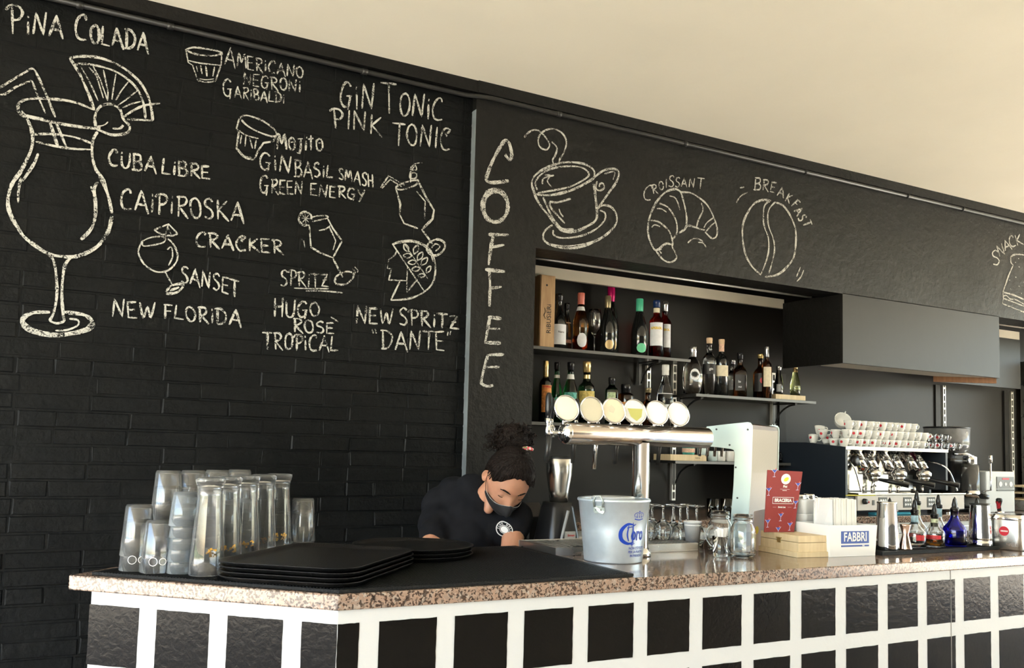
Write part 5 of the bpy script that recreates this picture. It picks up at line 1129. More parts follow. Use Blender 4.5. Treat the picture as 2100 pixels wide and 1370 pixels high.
B('wine_bottle', 'dark wine bottle with a narrow peach label behind the white labelled one', 1163, 622, 22, ZU, YU+.06, 'burgundy', M_BLACKG, K_BLK, .12, .42, [(L_PK, .18, .60, -1.2, 1.2)])
B('wine_bottle', 'rose wine bottle with coral foil and oval white label', 1192, 601, 31, ZU, YU-.03, 'burgundy', M_AMBG, K_CORAL, .20, .40, [(L_W, .06, .30, -.45, .95, 'oval'), (K_WHT, .69, .76, -3.1, 3.1)], M_ROSE, .25)
B('prosecco_bottle', 'large black sparkling wine bottle with magenta foil, tallest on the upper shelf', 1254, 587, 34, ZU, YU+.05, 'prosecco', M_BLACKG, K_PINK, .34, .38, [(L_GLD, .06, .24, -.5, .8, 'oval')])
B('prosecco_bottle', 'black sparkling wine bottle with dark gold foil in front of the magenta one', 1247, 607, 31, ZU, YU-.05, 'prosecco', M_BLACKG, K_DGOLD, .36, .34, [(L_GLD, .06, .22, -.3, .9, 'oval')])
B('prosecco_bottle', 'black sparkling wine bottle with mint green foil', 1312, 613, 34, ZU, YU-.02, 'prosecco', M_BLACKG, K_MINT, .40, .36, [(L_MINT, .06, .22, -.3, .95, 'oval')])
B('liqueur_bottle', 'red aperitif bottle with a navy cap and yellow lettered label, left of the pair', 1347, 616, 30, ZU, YU-.04, 'spirit', M_REDL, K_NAVY, .13, .42, [(L_W, .20, .60, -1.0, 1.0), (L_CR, .78, .86, -3, 3)], txt=[('APEROL', .020, T_YEL, .50, 0, .0010)])
B('liqueur_bottle', 'red aperitif bottle with a pale silver cap, right of the pair', 1364, 619, 28, ZU, YU+.01, 'spirit', M_REDL, K_SIL, .17, .42, [(L_W, .20, .60, -1.0, 1.0)], txt=[('APEROL', .018, T_YEL, .50, 0, .0008)])
# wine glass on the upper shelf
P = onY(1220, 635, YU-.03); hh = P.z-ZU
t = thing('wine_glass', 'empty stemmed wine glass on the upper shelf between bottles', 'glass', (P.x, YU-.03, ZU)); mb = MB(); s_ = hh/.22; r_ = .040
mb.lathe([(0, 0), (.030, .0005), (.031, .0015), (.006, .004), (.0035, .012), (.0035, .082*s_), (.010, .090*s_), (.032, .118*s_), (r_, .150*s_), (.036, .195*s_), (.0325, hh), (.0315, hh), (.0348, .195*s_), (.0385, .150*s_), (.030, .119*s_), (.008, .093*s_), (0, .092*s_)], 28); mb.build('glass_body', M_GLASS, t)
# lower left shelf
YL = 4.19
B('liqueur_bottle', 'dark amaro bottle with gold cap and orange label at the left of the lower shelf', 1120, 740, 26, ZLL, YL-.04, 'spirit', M_BLACKG, K_GOLD, .26, .36, [(L_OR, .16, .60, -.6, 1.2)], txt=[('AVERNA', .013, T_RED, .57, .3, .0006)])
B('liqueur_bottle', 'green bottle with black cap and teal label, second on the lower shelf', 1143, 743, 24, ZLL, YL+.03, 'burgundy', M_GREEN, K_BLK, .12, .42, [(L_TE, .18, .42, -1, 1, 'oval'), (K_WHT, .74, .79, -3, 3)])
B('liqueur_bottle', 'green bottle with black cap and teal label, third on the lower shelf', 1171, 743, 31, ZLL, YL-.03, 'burgundy', M_GREEN, K_BLK, .13, .40, [(L_TE, .22, .50, -.9, 1), (K_WHT, .72, .80, -3, 3)])
B('liqueur_bottle', 'dark green bottle with gold cap and ochre label above the second badge', 1204, 741, 34, ZLL, YL-.02, 'rum', M_DGREEN, K_GOLD, .18, .42, [(L_YG, .28, .52, -1.25, 1.25), (K_GOLD, .72, .78, -3, 3)])
B('liqueur_bottle', 'square shouldered green bottle with pale green label above the third badge', 1255, 774, 30, ZLL, YL-.03, 'jar', M_DGREEN, K_BLK, .14, .40, [(L_GR, .44, .68, -.55, .55)], square=True)
B('liqueur_bottle', 'squat brown bottle with a broad dark stopper and orange label', 1284, 788, 34, ZLL, YL-.01, 'jar', M_BROWNG, K_BLK, .24, .50, [(L_OR, .36, .56, -.8, .8)])
B('liqueur_bottle', 'small dark bottle with cork stopper left of the clear white labelled one', 1329, 796, 24, ZLL, YL-.05, 'squat', M_BROWNG, K_DGOLD, .12, .45, [])
B('liqueur_bottle', 'clear anise bottle with white cap and large white label above the fifth badge', 1365, 748, 34, ZLL, YL-.02, 'burgundy', M_GLASS, K_WHT, .17, .36, [(L_W, .30, .54, -1.2, 1.2)], txt=[('MOLINARI', .016, T_BLK, .44, .15, .0006)])
# right hand shelf
YR = 4.18
B('gin_bottle', 'round clear gin bottle with white oval label, leftmost on the right shelf', 1421, 711, 37, ZR, YR-.03, 'round', M_GLASS, K_SIL, .22, .36, [(L_W, .28, .52, -.25, .75, 'oval')])
B('vodka_bottle', 'clear spirit bottle with wooden stopper and black label', 1455, 693, 27, ZR, YR-.02, 'spirit', M_GLASS, K_CORK, .10, .38, [(L_BLKL, .36, .54, -1.3, 1.3)], txt=[('gin', .022, L_W, .45, .3, .0004)])
B('vodka_bottle', 'dark spirit bottle with wooden stopper and cream label', 1480, 696, 27, ZR, YR-.03, 'spirit', M_BLACKG, K_CORK, .09, .38, [(L_CR, .34, .53, -1.3, 1.3), (L_PK, .78, .91, -3, 3)])
B('whiskey_bottle', 'clear spirit bottle behind the square black labelled whiskey', 1503, 738, 26, ZR, YR+.06, 'squat', M_GLASS, K_SIL, .12, .36, [(L_GREY, .2, .45, -.6, .6)])
B('whiskey_bottle', 'square shouldered whiskey bottle with black label and pale lettering', 1518, 724, 31, ZR, YR-.03, 'squat', M_BROWNG, K_BLK, .14, .34, [(L_BLKL, .14, .50, -.62, .62)], square=True, txt=[('No 7', .020, L_W, .34, 0, .0004), ('OLD', .012, L_W, .22, 0, .0003)])
B('rum_bottle', 'dark rum bottle with pale cap and a round red mark on its black label', 1560, 726, 30, ZR, YR+.015, 'squat', M_BROWNG, K_GOLD, .10, .36, [(L_BLKL, .16, .56, -.9, .9), (cmat('red_round_mark', (.60, .06, .08), .5), .33, .47, -.1, .75, 'oval')])
B('rum_bottle', 'bottle with tall ornate clear stopper and cream hanging label', 1573, 711, 20, ZR, YR-.07, 'spirit', M_BROWNG, K_SIL, .20, .42, [(L_CR, .22, .60, -.7, 1.0)])
blk_ = thing('wood_block', 'flat pale wooden crate under the soda bottle at the end of the right shelf', 'crate', (onY(1591, 818, 4.12).x, 4.12, ZR)); w_ = onY(1652, 818, 4.12).x-onY(1591, 818, 4.12).x
mb = MB(); mb.bb(0, w_, 0, .15, 0, .033); mb.build('crate_body', M_PALEW, blk_, .001)
B('soda_bottle', 'small dark cola bottle with silver cap behind the crate', 1597, 751, 18, ZR+.033, YR-.01, 'taper', M_BLACKG, K_SIL, .14, .50, [(L_GREY, .1, .36, -.5, .5)])
B('soda_bottle', 'small pale yellow soda bottle with gold neck on the wooden crate', 1631, 750, 20, ZR+.033, YR-.01, 'taper', M_PALEY, K_GOLD, .10, .42, [(K_GOLD, .78, .89, -3, 3)])
# lowest shelf: cups, jars, flat box
bx0 = onY(1375, 935, 4.10).x; bx1 = onY(1449, 935, 4.10).x
t = thing('wood_block', 'low pale wooden box at the left end of the lowest shelf', 'box', (bx0, 4.10, ZLO)); mb = MB(); mb.bb(0, (bx1-bx0), 0, .16, 0, .036); mb.build('box_body', M_PALEW, t, .001)
textmesh('RISERVA', .010, T_BLK, 'printed_lettering', t, lambda u, v: Vector(((bx1-bx0)*.75+u, -.0006, .017+v)), bold=.0001)
for k, (px, yt, wd, c_, z0, lb) in enumerate(((1412, 914, 26, L_TE, .036, 'teal printed tin on the low wooden box'), (1440, 918, 20, cmat('pale_cyan_china', (.55, .68, .70), .3), .036, 'pale blue cup at the right end of the low wooden box'), (1461, 925, 20, cmat('pale_cyan_china', (.55, .68, .70), .3), 0, 'pale blue cup right of the low wooden box'), (1476, 925, 24, M_CERAM, 0, 'white cup under the steel tower arm'), (1497, 925, 22, M_CERAM, 0, 'second white cup under the steel tower arm'), )):
    P = onY(px, yt, 4.17); t = thing('shelf_cup', lb+' on the lowest shelf', 'cup', (P.x, 4.17, ZLO+z0)); H_ = P.z-ZLO-z0; r_ = wd/2/pxm(P)
    mb = MB(); mb.lathe([(0, 0), (r_*.85, 0), (r_*.95, .004), (r_, H_-.002), (r_*.97, H_), (r_*.9, H_-.002), (r_*.86, .006), (0, .006)], 22); mb.build('cup_body', c_, t)
    mb = MB(); mb.lathe([(r_+.0006, H_*.25), (r_+.0008, H_*.7)], 22) if k == 0 else mb.tube(smoothline([(r_*.9, 0, H_*.8), (r_*1.5, 0, H_*.7), (r_*1.4, 0, H_*.3), (r_*.9, 0, H_*.25)], 4), .003, 6); mb.build('printed_band' if k == 0 else 'handle', L_PK if k == 0 else c_, t)
for k, px in enumerate((1592, 1618, 1640)):
    P = onY(px, 927, 4.17); t = thing('shelf_tumbler', ['clear tumbler hidden partly by the steel tower, lowest shelf', 'clear tumbler right of the steel tower, lowest shelf', 'last clear tumbler at the right end of the lowest shelf'][k], 'glass', (P.x, 4.17, ZLO)); H_ = P.z-ZLO
    mb = MB(); mb.lathe([(0, 0), (.032, 0), (.036, .004), (.036, H_*.6), (.030, H_), (.028, H_), (.033, H_*.6), (.032, .008), (0, .008)], 22); mb.build('glass_body', M_GLASS, t)

# ================================================================== BACK COUNTER: espresso machine, cups, grinders, blender
BZ = 1.147
em = thing('espresso_machine', 'three group chrome espresso machine with a black side and white control panel', 'coffee machine', (4.20, 3.66, BZ))
MW = 1.10
M_MIRR = pbr('mirror_steel', (.42, .40, .38), .10, metal=1); M_CREAM = pbr('cream_white_enamel', (.60, .56, .52), .35)
M_BLUEBLK = pbr('blue_black_enamel', (.012, .017, .026), .4)
mb = MB(); mb.prism([(-.0, .095), (-.0, .405), (.30, .43), (.56, .43), (.56, .04), (.10, .04), (.10, .095)], -.002, .018, 'X'); mb.build('left_side_panel', M_BLUEBLK, em, .002, label='blue black side panel')
mb = MB(); mb.prism([(-.0, .15), (-.0, .395), (.30, .42), (.56, .42), (.56, .04), (.12, .04), (.12, .15)], MW*.825, MW*.825+.02, 'X'); mb.build('right_side_panel', M_BLUEBLK, em, .002)
mb = MB(); mb.bb(.018, MW*.825, .20, .56, .05, .40); mb.build('body', M_DARK, em, .002)
mb = MB(); mb.bb(.018, MW*.825, .19, .20, .14, .40); mb.build('mirror_back', M_MIRR, em)
mb = MB(); mb.bb(.0, MW*.845, .0, .56, .395, .405); mb.bb(.0, MW*.845, -.004, .0, .390, .410); mb.build('cup_warming_deck', M_STEEL, em, .001)
mb = MB(); mb.bb(.10, MW-.01, .0, .16, .03, .122); mb.build('control_panel', M_CREAM, em, .003, label='cream white front control panel')
mb = MB(); mb.bb(.0, .10, .015, .16, .02, .115); mb.build('black_corner', M_DARK, em, .004)
mb = MB(); mb.bb(.10, MW, -.006, .20, .123, .134); mb.build('drip_deck', M_MIRR, em, .002)
mb = MB(); mb.bb(.0, .25, -.004, .20, .118, .124); mb.build('yellow_strip', pbr('yellow_trim', (.60, .55, .04), .5), em, label='yellow trim strip')
for k in range(3):
    x = .28+k*.222
    mb = MB(); mb.bb(x, x+.076, -.003, .0, .045, .108); kp = mb.build('keypad', M_BLKPL, em, .001)
    for a in range(3):
        for b2_ in range(2): mb = MB(); mb.lathe([(0, 0), (.0085, 0), (.0085, .0015), (0, .0018)], 12, (x+.018+a*.0205, -.003, .063+b2_*.026), Matrix.Rotation(PI/2, 3, 'X')); mb.build('key', M_WPL, kp)
mb = MB(); mb.lathe([(0, 0), (.018, 0), (.016, .018), (0, .02)], 16, (.155, 0, .085), Matrix.Rotation(PI/2, 3, 'X')); mb.build('rotary_knob', M_BLKPL, em)
mb = MB(); mb.bb(.225, .243, -.003, 0, .062, .092); mb.build('power_switch', M_BROWNG if False else M_BLKPL, em)
mb = MB(); mb.lathe([(0, 0), (.006, 0), (.005, .004), (0, .005)], 10, (.195, 0, .080), Matrix.Rotation(PI/2, 3, 'X')); mb.build('red_lamp', M_RED, em, label='small red indicator')
for x in (.11, MW-.05, .11, MW-.05):
    pass
for x, y in ((.12, .06), (MW-.10, .06), (.12, .45), (MW-.10, .45)):
    mb = MB(); mb.lathe([(0, 0), (.022, 0), (.018, .006), (.018, .032), (0, .032)], 16, (x, y, 0)); mb.build('foot', M_CHROME, em)
# groups: tall twin lugs, group head, portafilter with black handle
for k in range(3):
    x = .30+k*.235
    for dx in (-.055, .055):
        mb = MB(); s_ = -1 if dx < 0 else 1
        mb.tube([(x+dx, .16, .385), (x+dx*.9, .12, .34), (x+dx*.55+.02*s_, .085, .275)], [.022, .026, .030], 14); lg = mb.build('group_neck', M_CHROME, em)
        mb = MB(); mb.lathe([(.020, -.004), (.026, 0), (.016, .014), (.006, .022), (0, .023)], 16, (x+dx, .14, .385)); mb.build('black_cone', M_BLKPL, lg)
    mb = MB(); mb.lathe([(0, -.005), (.038, -.005), (.046, .002), (.046, .022), (.040, .030), (.030, .045), (0, .046)], 28, (x+.01, .060, .235)); gh = mb.build('group_head', M_CHROME, em)
    mb = MB(); mb.lathe([(0, -.004), (.022, -.004), (.034, .010), (.036, .028), (0, .028)], 24, (x+.01, .060, .205)); pf = mb.build('portafilter', M_CHROME, em)
    mb = MB(); mb.tube([(x+.03, .045, .215), (x+.06, -.02, .205), (x+.115, -.11, .185)], [.009, .014, .016], 12); mb.build('black_handle', M_BLKPL, pf)
    mb = MB(); mb.tube([(x+.002, .06, .205), (x+.002, .06, .185), (x-.008, .055, .172)], .006, 8); mb.tube([(x+.018, .06, .205), (x+.018, .06, .185), (x+.028, .055, .172)], .006, 8); mb.build('spouts', M_CHROME, pf)
    mb = MB(); mb.bb(x-.055, x+.065, .185, .19, .15, .24); mb.build('splash_plate', M_BRUSH, em)
    mb = MB(); mb.tube([(x+.045, .10, .17), (x+.045, .10, .135)], .008, 8); mb.tube([(x-.03, .10, .17), (x-.03, .10, .135)], .008, 8); mb.build('deck_studs', M_CHROME, em)
# steam wand, valve knobs, pressure gauge
mb = MB(); mb.tube(smoothline([(.095, .10, .325), (.10, .05, .31), (.12, .03, .26), (.165, .03, .14)], 4), .005, 8); mb.build('steam_wand', M_CHROME, em)
mb = MB(); mb.tube(smoothline([(MW*.80, .10, .33), (MW*.80, .02, .315), (MW*.82, -.03, .27), (MW*.86, -.05, .15)], 4), .005, 8); mb.build('steam_wand', M_CHROME, em)
mb = MB(); mb.lathe([(0, 0), (.033, 0), (.036, .012), (.028, .022), (.012, .026), (0, .026)], 20, (.185, .10, .325), Matrix.Rotation(PI/2, 3, 'X')); mb.build('steam_knob', M_BLKPL, em)
mb = MB(); mb.lathe([(0, 0), (.016, 0), (.018, .01), (0, .014)], 14, (.245, .09, .285), Matrix.Rotation(PI/2, 3, 'X')); mb.build('water_knob', pbr('rust_red_knob', (.35, .05, .02), .4), em, label='rust red water knob')
mb = MB(); mb.lathe([(0, 0), (.040, 0), (.044, .010), (.040, .016), (.036, .012), (0, .012)], 28, (.065, .17, .205), Matrix.Rotation(PI/2, 3, 'X')); g_ = mb.build('pressure_gauge', M_CHROME, em)
mb = MB(); mb.lathe([(0, .0125), (.035, .0125)], 28, (.065, .17, .205), Matrix.Rotation(PI/2, 3, 'X')); mb.build('dial', M_WPL, g_)
for k in range(5):
    mb = MB(); a = .10+k*.2; mb.tube([(.03+k*.014, .15, .36-k*.012), (.05+k*.014, .07, .34-k*.01)], .006, 8); mb.build('pipe_fitting', M_CHROME, em)
mb = MB(); mb.bb(MW*.70, MW*.81, .1885, .19, .33, .385); mb.build('maker_plate', pbr('magenta_plate', (.40, .03, .12), .4), em, label='magenta printed plate')
# cups stacked on the warming deck
DZ = BZ+.4055
def cup_parts(root, R=.031, H=.052, mat=M_CERAM, dot=True):
    mb = MB(); mb.lathe([(0, 0), (R*.55, 0), (R*.60, .003), (R*.80, H*.35), (R*.96, H*.8), (R, H), (R*.95, H), (R*.90, H*.8), (R*.74, H*.38), (R*.5, .006), (0, .006)], 20); mb.build('cup_body', mat, root)
    mb = MB(); mb.tube(smoothline([(R*.86, 0, H*.82), (R*1.35, 0, H*.86), (R*1.55, 0, H*.60), (R*1.25, 0, H*.34), (R*.80, 0, H*.36)], 3), .0032, 6); mb.build('handle', mat, root)
    if dot:
        mb = MB(); rr = R*.90+.0012; vs = [((rr+.0)*math.cos(-2.0+.0085/rr*math.cos(a*PI/6)), (rr+.0)*math.sin(-2.0+.0085/rr*math.cos(a*PI/6)), H*.58+.0085*math.sin(a*PI/6)) for a in range(12)]
        mb.add(vs, [tuple(range(12))]); mb.build('red_emblem', M_RED, root)
c0 = thing('espresso_cup', 'x', 'cup', (0, 0, -5)); cup_parts(c0)
rnd = random.Random(21); n_c = 0; first = True
GC = 'white espresso cups stacked on the coffee machine'
def placecup(x, y, z, rz, tilt=0, lab=''):
    global first
    rot = (tilt, 0, rz)
    if first: c0.location = (x, y, z); c0.rotation_euler = rot; c0['label'] = lab; c0['group'] = GC; first = False; return c0
    return dup(c0, (x, y, z), 0, lab, GC, rot)
ROWN = ['front', 'second', 'rear']
for layer in range(3):
    cols = 13 if layer < 2 else 11
    for c_ in range(cols):
        for rw in range(2 if layer < 2 else 1):
            x = 4.20+.035+c_*.0575+rnd.uniform(-.003, .003)+(.02*layer); y = 3.70+rw*.080+rnd.uniform(-.004, .004)
            placecup(x, y, DZ+layer*.0535, R_(-70)+rnd.uniform(-1.1, 1.1), 0, 'white espresso cup, %s from left, %s row, %s layer on the coffee machine' % ((ORD+['thirteenth'])[c_], ROWN[rw], ['bottom', 'middle', 'top'][layer]))
# leaning pile at the left end, one bigger cup lying on its side
big = thing('cappuccino_cup', 'large white cup lying tilted on top of the left end of the cup pile', 'cup', (4.30, 3.79, DZ+.135), 0); big.rotation_euler = (R_(35), R_(-50), R_(20)); cup_parts(big, .050, .062, M_CERAM, False)
for k, (x, y, z, a) in enumerate(((4.225, 3.93, DZ+.02, 0), (4.245, 3.90, DZ+.075, 1), (4.285, 3.88, DZ+.02, 2), (4.23, 3.86, DZ+.055, .6))):
    c_ = placecup(x, y, z, R_(-60)+a*.5, R_(12)*(1 if k % 2 else -1), 'white espresso cup at the back left corner of the coffee machine, %s of four' % ORD[k])
GG = 'small glass coffee cups on the coffee machine'
g0 = None
for k in range(16):
    x = 4.98+(k % 6)*.062+rnd.uniform(-.004, .004); y = 3.71+(k//6 % 2)*.07; z = DZ+(.052 if k >= 12 else 0)
    lb = 'small glass coffee cup, %s of its %s row at right on the machine' % (ORD[(k % 6)], ['front', 'rear', 'upper'][k//6])
    if g0 is None: g0 = thing('glass_coffee_cup', lb, 'cup', (x, y, z), R_(-60), GG); cup_parts(g0, .030, .050, M_GLASS)
    else: dup(g0, (x, y, z), R_(-60)+rnd.uniform(-.8, .8), lb, GG)
# towel-like blue cloth under the machine
mb = MB(); mb.bb(4.46, 4.84, 3.665, 3.72, BZ+.001, BZ+.016); o = mb.build('blue_cloth', pbr('teal_blue_cloth', (.04, .30, .42), .9, bump=.5, bscale=150), None, .004); tag(o, 'folded teal blue cloth under the coffee machine', 'cloth')

# ---- tall grinder with clear hopper
gx, gy = 5.485, 3.92
gr = thing('coffee_grinder', 'black coffee grinder with a large clear conical hopper and doser', 'grinder', (gx, gy, BZ))
mb = MB(); mb.loft([[(p[0], p[1], z) for p in rrect(w_, d_, .03, 4)] for w_, d_, z in ((.17, .22, 0), (.17, .22, .03), (.14, .18, .05), (.14, .18, .30), (.17, .20, .335), (.17, .20, .355))], True, True, True); mb.build('grinder_body', M_BLKPL, gr)
hz = onY(1962, 877, gy).z-BZ; hr = .145
mb = MB(); mb.lathe([(.045, .355), (.050, .37), (.075, .405), (hr-.012, hz-.17 if hz > .5 else .45), (hr-.003, hz-.12), (hr, hz-.01), (hr-.004, hz-.01), (hr-.008, hz-.12), (hr-.018, .46), (.070, .408), (.043, .372), (.043, .355), (.045, .355)], 36); mb.build('clear_hopper', haze_mix('clear_hopper_plastic', (.88, .89, .93), .30), gr)
mb = MB(); mb.lathe([(0, .36), (.042, .37), (.070, .410), (hr-.03, .445), (.05, .462), (0, .468)], 28); o = mb.build('coffee_beans', pbr('roasted_beans', (.03, .012, .006), .4, bump=1, bscale=160), gr); o['kind'] = 'stuff'
mb = MB(); mb.lathe([(hr-.002, hz-.012), (hr+.003, hz-.010), (hr+.003, hz), (0, hz+.003)], 36); mb.build('hopper_lid', M_BLKPL, gr)
mb = MB(); mb.lathe([(0, 0), (.052, 0), (.055, .01), (.055, .20), (0, .20)], 28, (.03, -.15, .12)); mb.build('doser_drum', pbr('smoke_clear_plastic', (.25, .25, .25), .08, trans=.7), gr)
mb = MB(); mb.lathe([(0, 0), (.058, 0), (.058, .045), (0, .045)], 28, (.03, -.15, .10)); mb.build('doser_base', M_CHROME, gr)
mb = MB(); mb.tube([(.09, -.19, .14), (.11, -.24, .15), (.11, -.24, .34)], .006, 8); mb.lathe([(0, 0), (.012, 0), (.012, .05), (0, .052)], 12, (.11, -.24, .33)); mb.build('doser_lever', M_CHROME, gr)
mb = MB(); mb.tube([(-.06, -.09, .385), (.03, -.13, .385), (.09, -.13, .37)], .010, 8); mb.build('hopper_clamp', M_CHROME, gr)
mb = MB(); mb.bb(-.04, .06, -.20, -.08, .03, .04); mb.build('fork', M_DARK, gr)
# ---- grey on-demand grinder
g2x = onY(2022, 1000, 3.72).x; g2w = onY(2081, 1000, 3.72).x-g2x; g2h = onY(2050, 967, 3.72).z-BZ
g2 = thing('electronic_grinder', 'light grey box grinder with a small display plate at the right edge', 'grinder', (g2x, 3.72, BZ))
mb = MB(); mb.prism([(0, 0), (.0, g2h), (.24, g2h), (.24, 0)], 0, g2w, 'X'); mb.build('grey_body', pbr('light_grey_enamel', (.50, .52, .53), .35), g2, .006)
mb = MB(); mb.bb(g2w*.36, g2w*.96, -.004, 0, g2h*.58, g2h*.87); dp = mb.build('display_plate', pbr('dark_grey_plate', (.13, .13, .13), .4), g2, .001)
mb = MB(); mb.bb(g2w*.54, g2w*.78, -.0055, -.004, g2h*.80, g2h*.84); mb.build('red_display', M_RED, dp)
for a in (.48, .66, .84): mb = MB(); mb.cyl((g2w*a, -.006, g2h*.69), .018 if a != .66 else .012, .002, 14, 'Y'); mb.build('key', pbr('pale_key', (.62, .62, .62), .4), dp)
mb = MB(); mb.bb(g2w*.36, g2w*.96, -.004, 0, g2h*.52, g2h*.56); mb.build('label_strip', M_BLKPL, g2)
mb = MB(); mb.lathe([(0, 0), (.045, 0), (.045, .09), (.040, .10), (0, .10)], 24, (-.02, .10, g2h)); mb.build('steel_throat', M_STEEL, g2)
mb = MB(); mb.tube([(-.03, -.03, .10), (-.14, -.10, .11), (-.20, -.10, .115)], [.012, .016, .018], 10); mb.build('portafilter_handle', M_BLKPL, g2)
t = thing('coffee_tamper', 'coffee tamper with red and black handle on a steel base', 'tamper', (onY(2063, 1052, 3.60).x, 3.645, BZ)); mb = MB(); mb.lathe([(0, 0), (.029, 0), (.029, .010), (.012, .018), (0, .018)], 20); mb.build('steel_base', M_CHROME, t); mb = MB(); mb.lathe([(0, .017), (.014, .018), (.010, .045), (.020, .080), (.021, .092), (.014, .100), (0, .101)], 18); mb.build('handle', M_BLKPL, t, label='black tamper handle'); mb = MB(); mb.lathe([(.0125, .03), (.0145, .055), (.0205, .078)], 6, (-.002, .002, 0)); mb.build('red_grip', M_RED, t)
# tray rails seen at the far right
for k in range(3):
    mb = MB(); mb.bb(6.10, 6.95, 3.70, 3.98, BZ+.075+k*.045, BZ+.085+k*.045); o = mb.build('wooden_tray', M_PALEW); tag(o, '%s thin pale wooden tray stacked at the far right of the back counter' % ['lowest', 'middle', 'top'][k], 'tray', 'wooden trays at the right edge')
mb = MB(); mb.bb(6.12, 6.93, 3.71, 3.97, BZ, BZ+.074); o = mb.build('steel_box', M_BRUSH, None, .004); tag(o, 'low steel box under the pale wooden trays at right', 'box')
# knock box between machine and grinder
# ---- drink mixer with tall steel beaker, left of the bucket
bx_ = (onY(1119, 1000, 3.12).x+onY(1173, 1000, 3.12).x)/2
bl = thing('drink_mixer', 'black bar blender with a tall brushed steel beaker behind the bucket', 'blender', (bx_, 3.12, .9205))
z0 = onY(1146, 1030, 3.12).z-.92; z1 = onY(1146, 938, 3.12).z-.92; r1 = 27/pxm((bx_, 3.12, 1.4)); r0 = r1*.68
mb = MB(); mb.lathe([(0, z0), (r0, z0), (r0*1.12, z0+(z1-z0)*.25), (r1*.98, z0+(z1-z0)*.62), (r1, z1-.006), (r1*.97, z1-.004)], 36); mb.build('steel_beaker', pbr('satin_steel_beaker', (.62, .61, .58), .24, metal=1), bl)
mb = MB(); mb.lathe([(r1*.98, z1-.006), (r1*1.08, z1-.004), (r1*1.08, z1+.002), (r1*.9, z1+.004), (0, z1+.004)], 36); mb.build('rubber_lid', M_BLKPL, bl)
mb = MB(); mb.loft([[(p[0], p[1]+.01, z) for p in rrect(w_, w_*1.1, .03, 4)] for w_, z in ((.17, 0), (.175, .02), (.16, .16), (.11, z0-.02), (.10, z0))], True, True, True); mb.build('motor_base', M_BLKPL, bl)
mb = MB(); mb.tube(smoothline([(-.05, -.09, .02), (-.055, -.095, .12), (-.035, -.085, .215), (-.0, -.075, z0-.03)], 5), .006, 8); mb.build('side_trim', pbr('grey_trim', (.30, .31, .32), .3), bl)
mb = MB(); mb.bb(-.018, .03, -.087, -.078, .13, .245); mb.build('pale_plate', pbr('pale_grey_plate', (.42, .42, .40), .4), bl)
textmesh('Sirman', .012, T_RED, 'printed_lettering', bl, lambda u, v: Vector((.008+u, -.0882, .230+v)), bold=.0003)
# second appliance edge left of the mixer
t = thing('juicer', 'tall dark appliance with grey angled edge trim left of the bar blender', 'juicer', (onY(1112, 1000, 3.21).x, 3.30, .0)); mb = MB(); mb.prism([(-.07, 0), (.09, 0), (.09, 1.22), (.0, 1.265), (-.07, 1.21)], -.05, .04, 'X'); mb.build('juicer_body', M_BLKPL, t, .004)
mb = MB(); mb.tube([(-.052, -.07, 1.12), (-.052, -.07, 1.21), (-.052, 0, 1.265), (-.052, .05, 1.265)], .006, 8); mb.build('edge_trim', MATS['grey_trim'], t)

# ================================================================== THE BARWOMAN, bent over behind the bar
from mathutils.bvhtree import BVHTree
PB = Vector((1.60, 3.44, 0))
M_SKIN = pbr('warm_skin', (.50, .25, .16), .48, sub=.25, bump=.06, bscale=120, vary=.06, vscale=30)
M_HAIR = pbr('dark_curly_hair', (.011, .0065, .005), .55, spec=.2, bump=.8, bscale=140, vary=.3, vscale=60)
M_SHIRT = pbr('black_polo_cotton', (.006, .0065, .009), .85, spec=.2, bump=.25, bscale=30)
M_TROU = pbr('black_trousers', (.012, .012, .014), .85); M_SHOE = pbr('black_shoe_leather', (.015, .015, .015), .5)
bw = thing('person', 'woman in black polo shirt and face mask bending over behind the bar', 'person', tuple(PB))
def capsule(mb, a, b, r0, r1, seg=16):
    a, b = Vector(a), Vector(b); d = (b-a); L = d.length; M = d.normalized().to_track_quat('Z', 'Y').to_matrix(); pr = []
    for i in range(5): t = PI/2*(i/4); pr.append((r0*math.sin(t), -r0*math.cos(t)))
    for i in range(5): t = PI/2*(i/4); pr.append((r1*math.cos(t), L+r1*math.sin(t)))
    pr[0] = (0, pr[0][1]); pr[-1] = (0, pr[-1][1]); mb.lathe(pr, seg, a, M)
def ell(mb, c, ax, r, seg=20):   # ellipsoid with axes matrix ax and radii r
    pr = [(math.sin(PI*i/12), -math.cos(PI*i/12)) for i in range(13)]; pr[0] = (0, -1); pr[-1] = (0, 1)
    mb.lathe(pr, seg, c, ax @ Matrix.Diagonal(r))
def fuse(mb, name, mat, vox, smooth, parent, disp=0, label=None):
    me = bpy.data.meshes.new(name); me.from_pydata([Vector(v)-PB for v in mb.v], [], mb.f); me.update()
    o = bpy.data.objects.new(name, me); COL.objects.link(o)
    r = o.modifiers.new('r', 'REMESH'); r.mode = 'VOXEL'; r.voxel_size = vox
    s = o.modifiers.new('s', 'SMOOTH'); s.factor = .5; s.iterations = smooth
    dg = bpy.context.evaluated_depsgraph_get(); me2 = bpy.data.meshes.new_from_object(o.evaluated_get(dg)); bpy.data.objects.remove(o)
    if disp:
        me2.update(); nn = [v.normal.copy() for v in me2.vertices]
        for v, n_ in zip(me2.vertices, nn):
            w = v.co
            f = noise.noise(Vector((w.x*16+w.z*10, w.y*15, w.z*6)))*.6+noise.noise(w*34)*.25
            v.co = w + n_*disp*f
    me2.materials.clear(); me2.materials.append(mat); me2.name = name
    for p in me2.polygons: p.use_smooth = True
    return link(name, me2, parent, label=label), me2
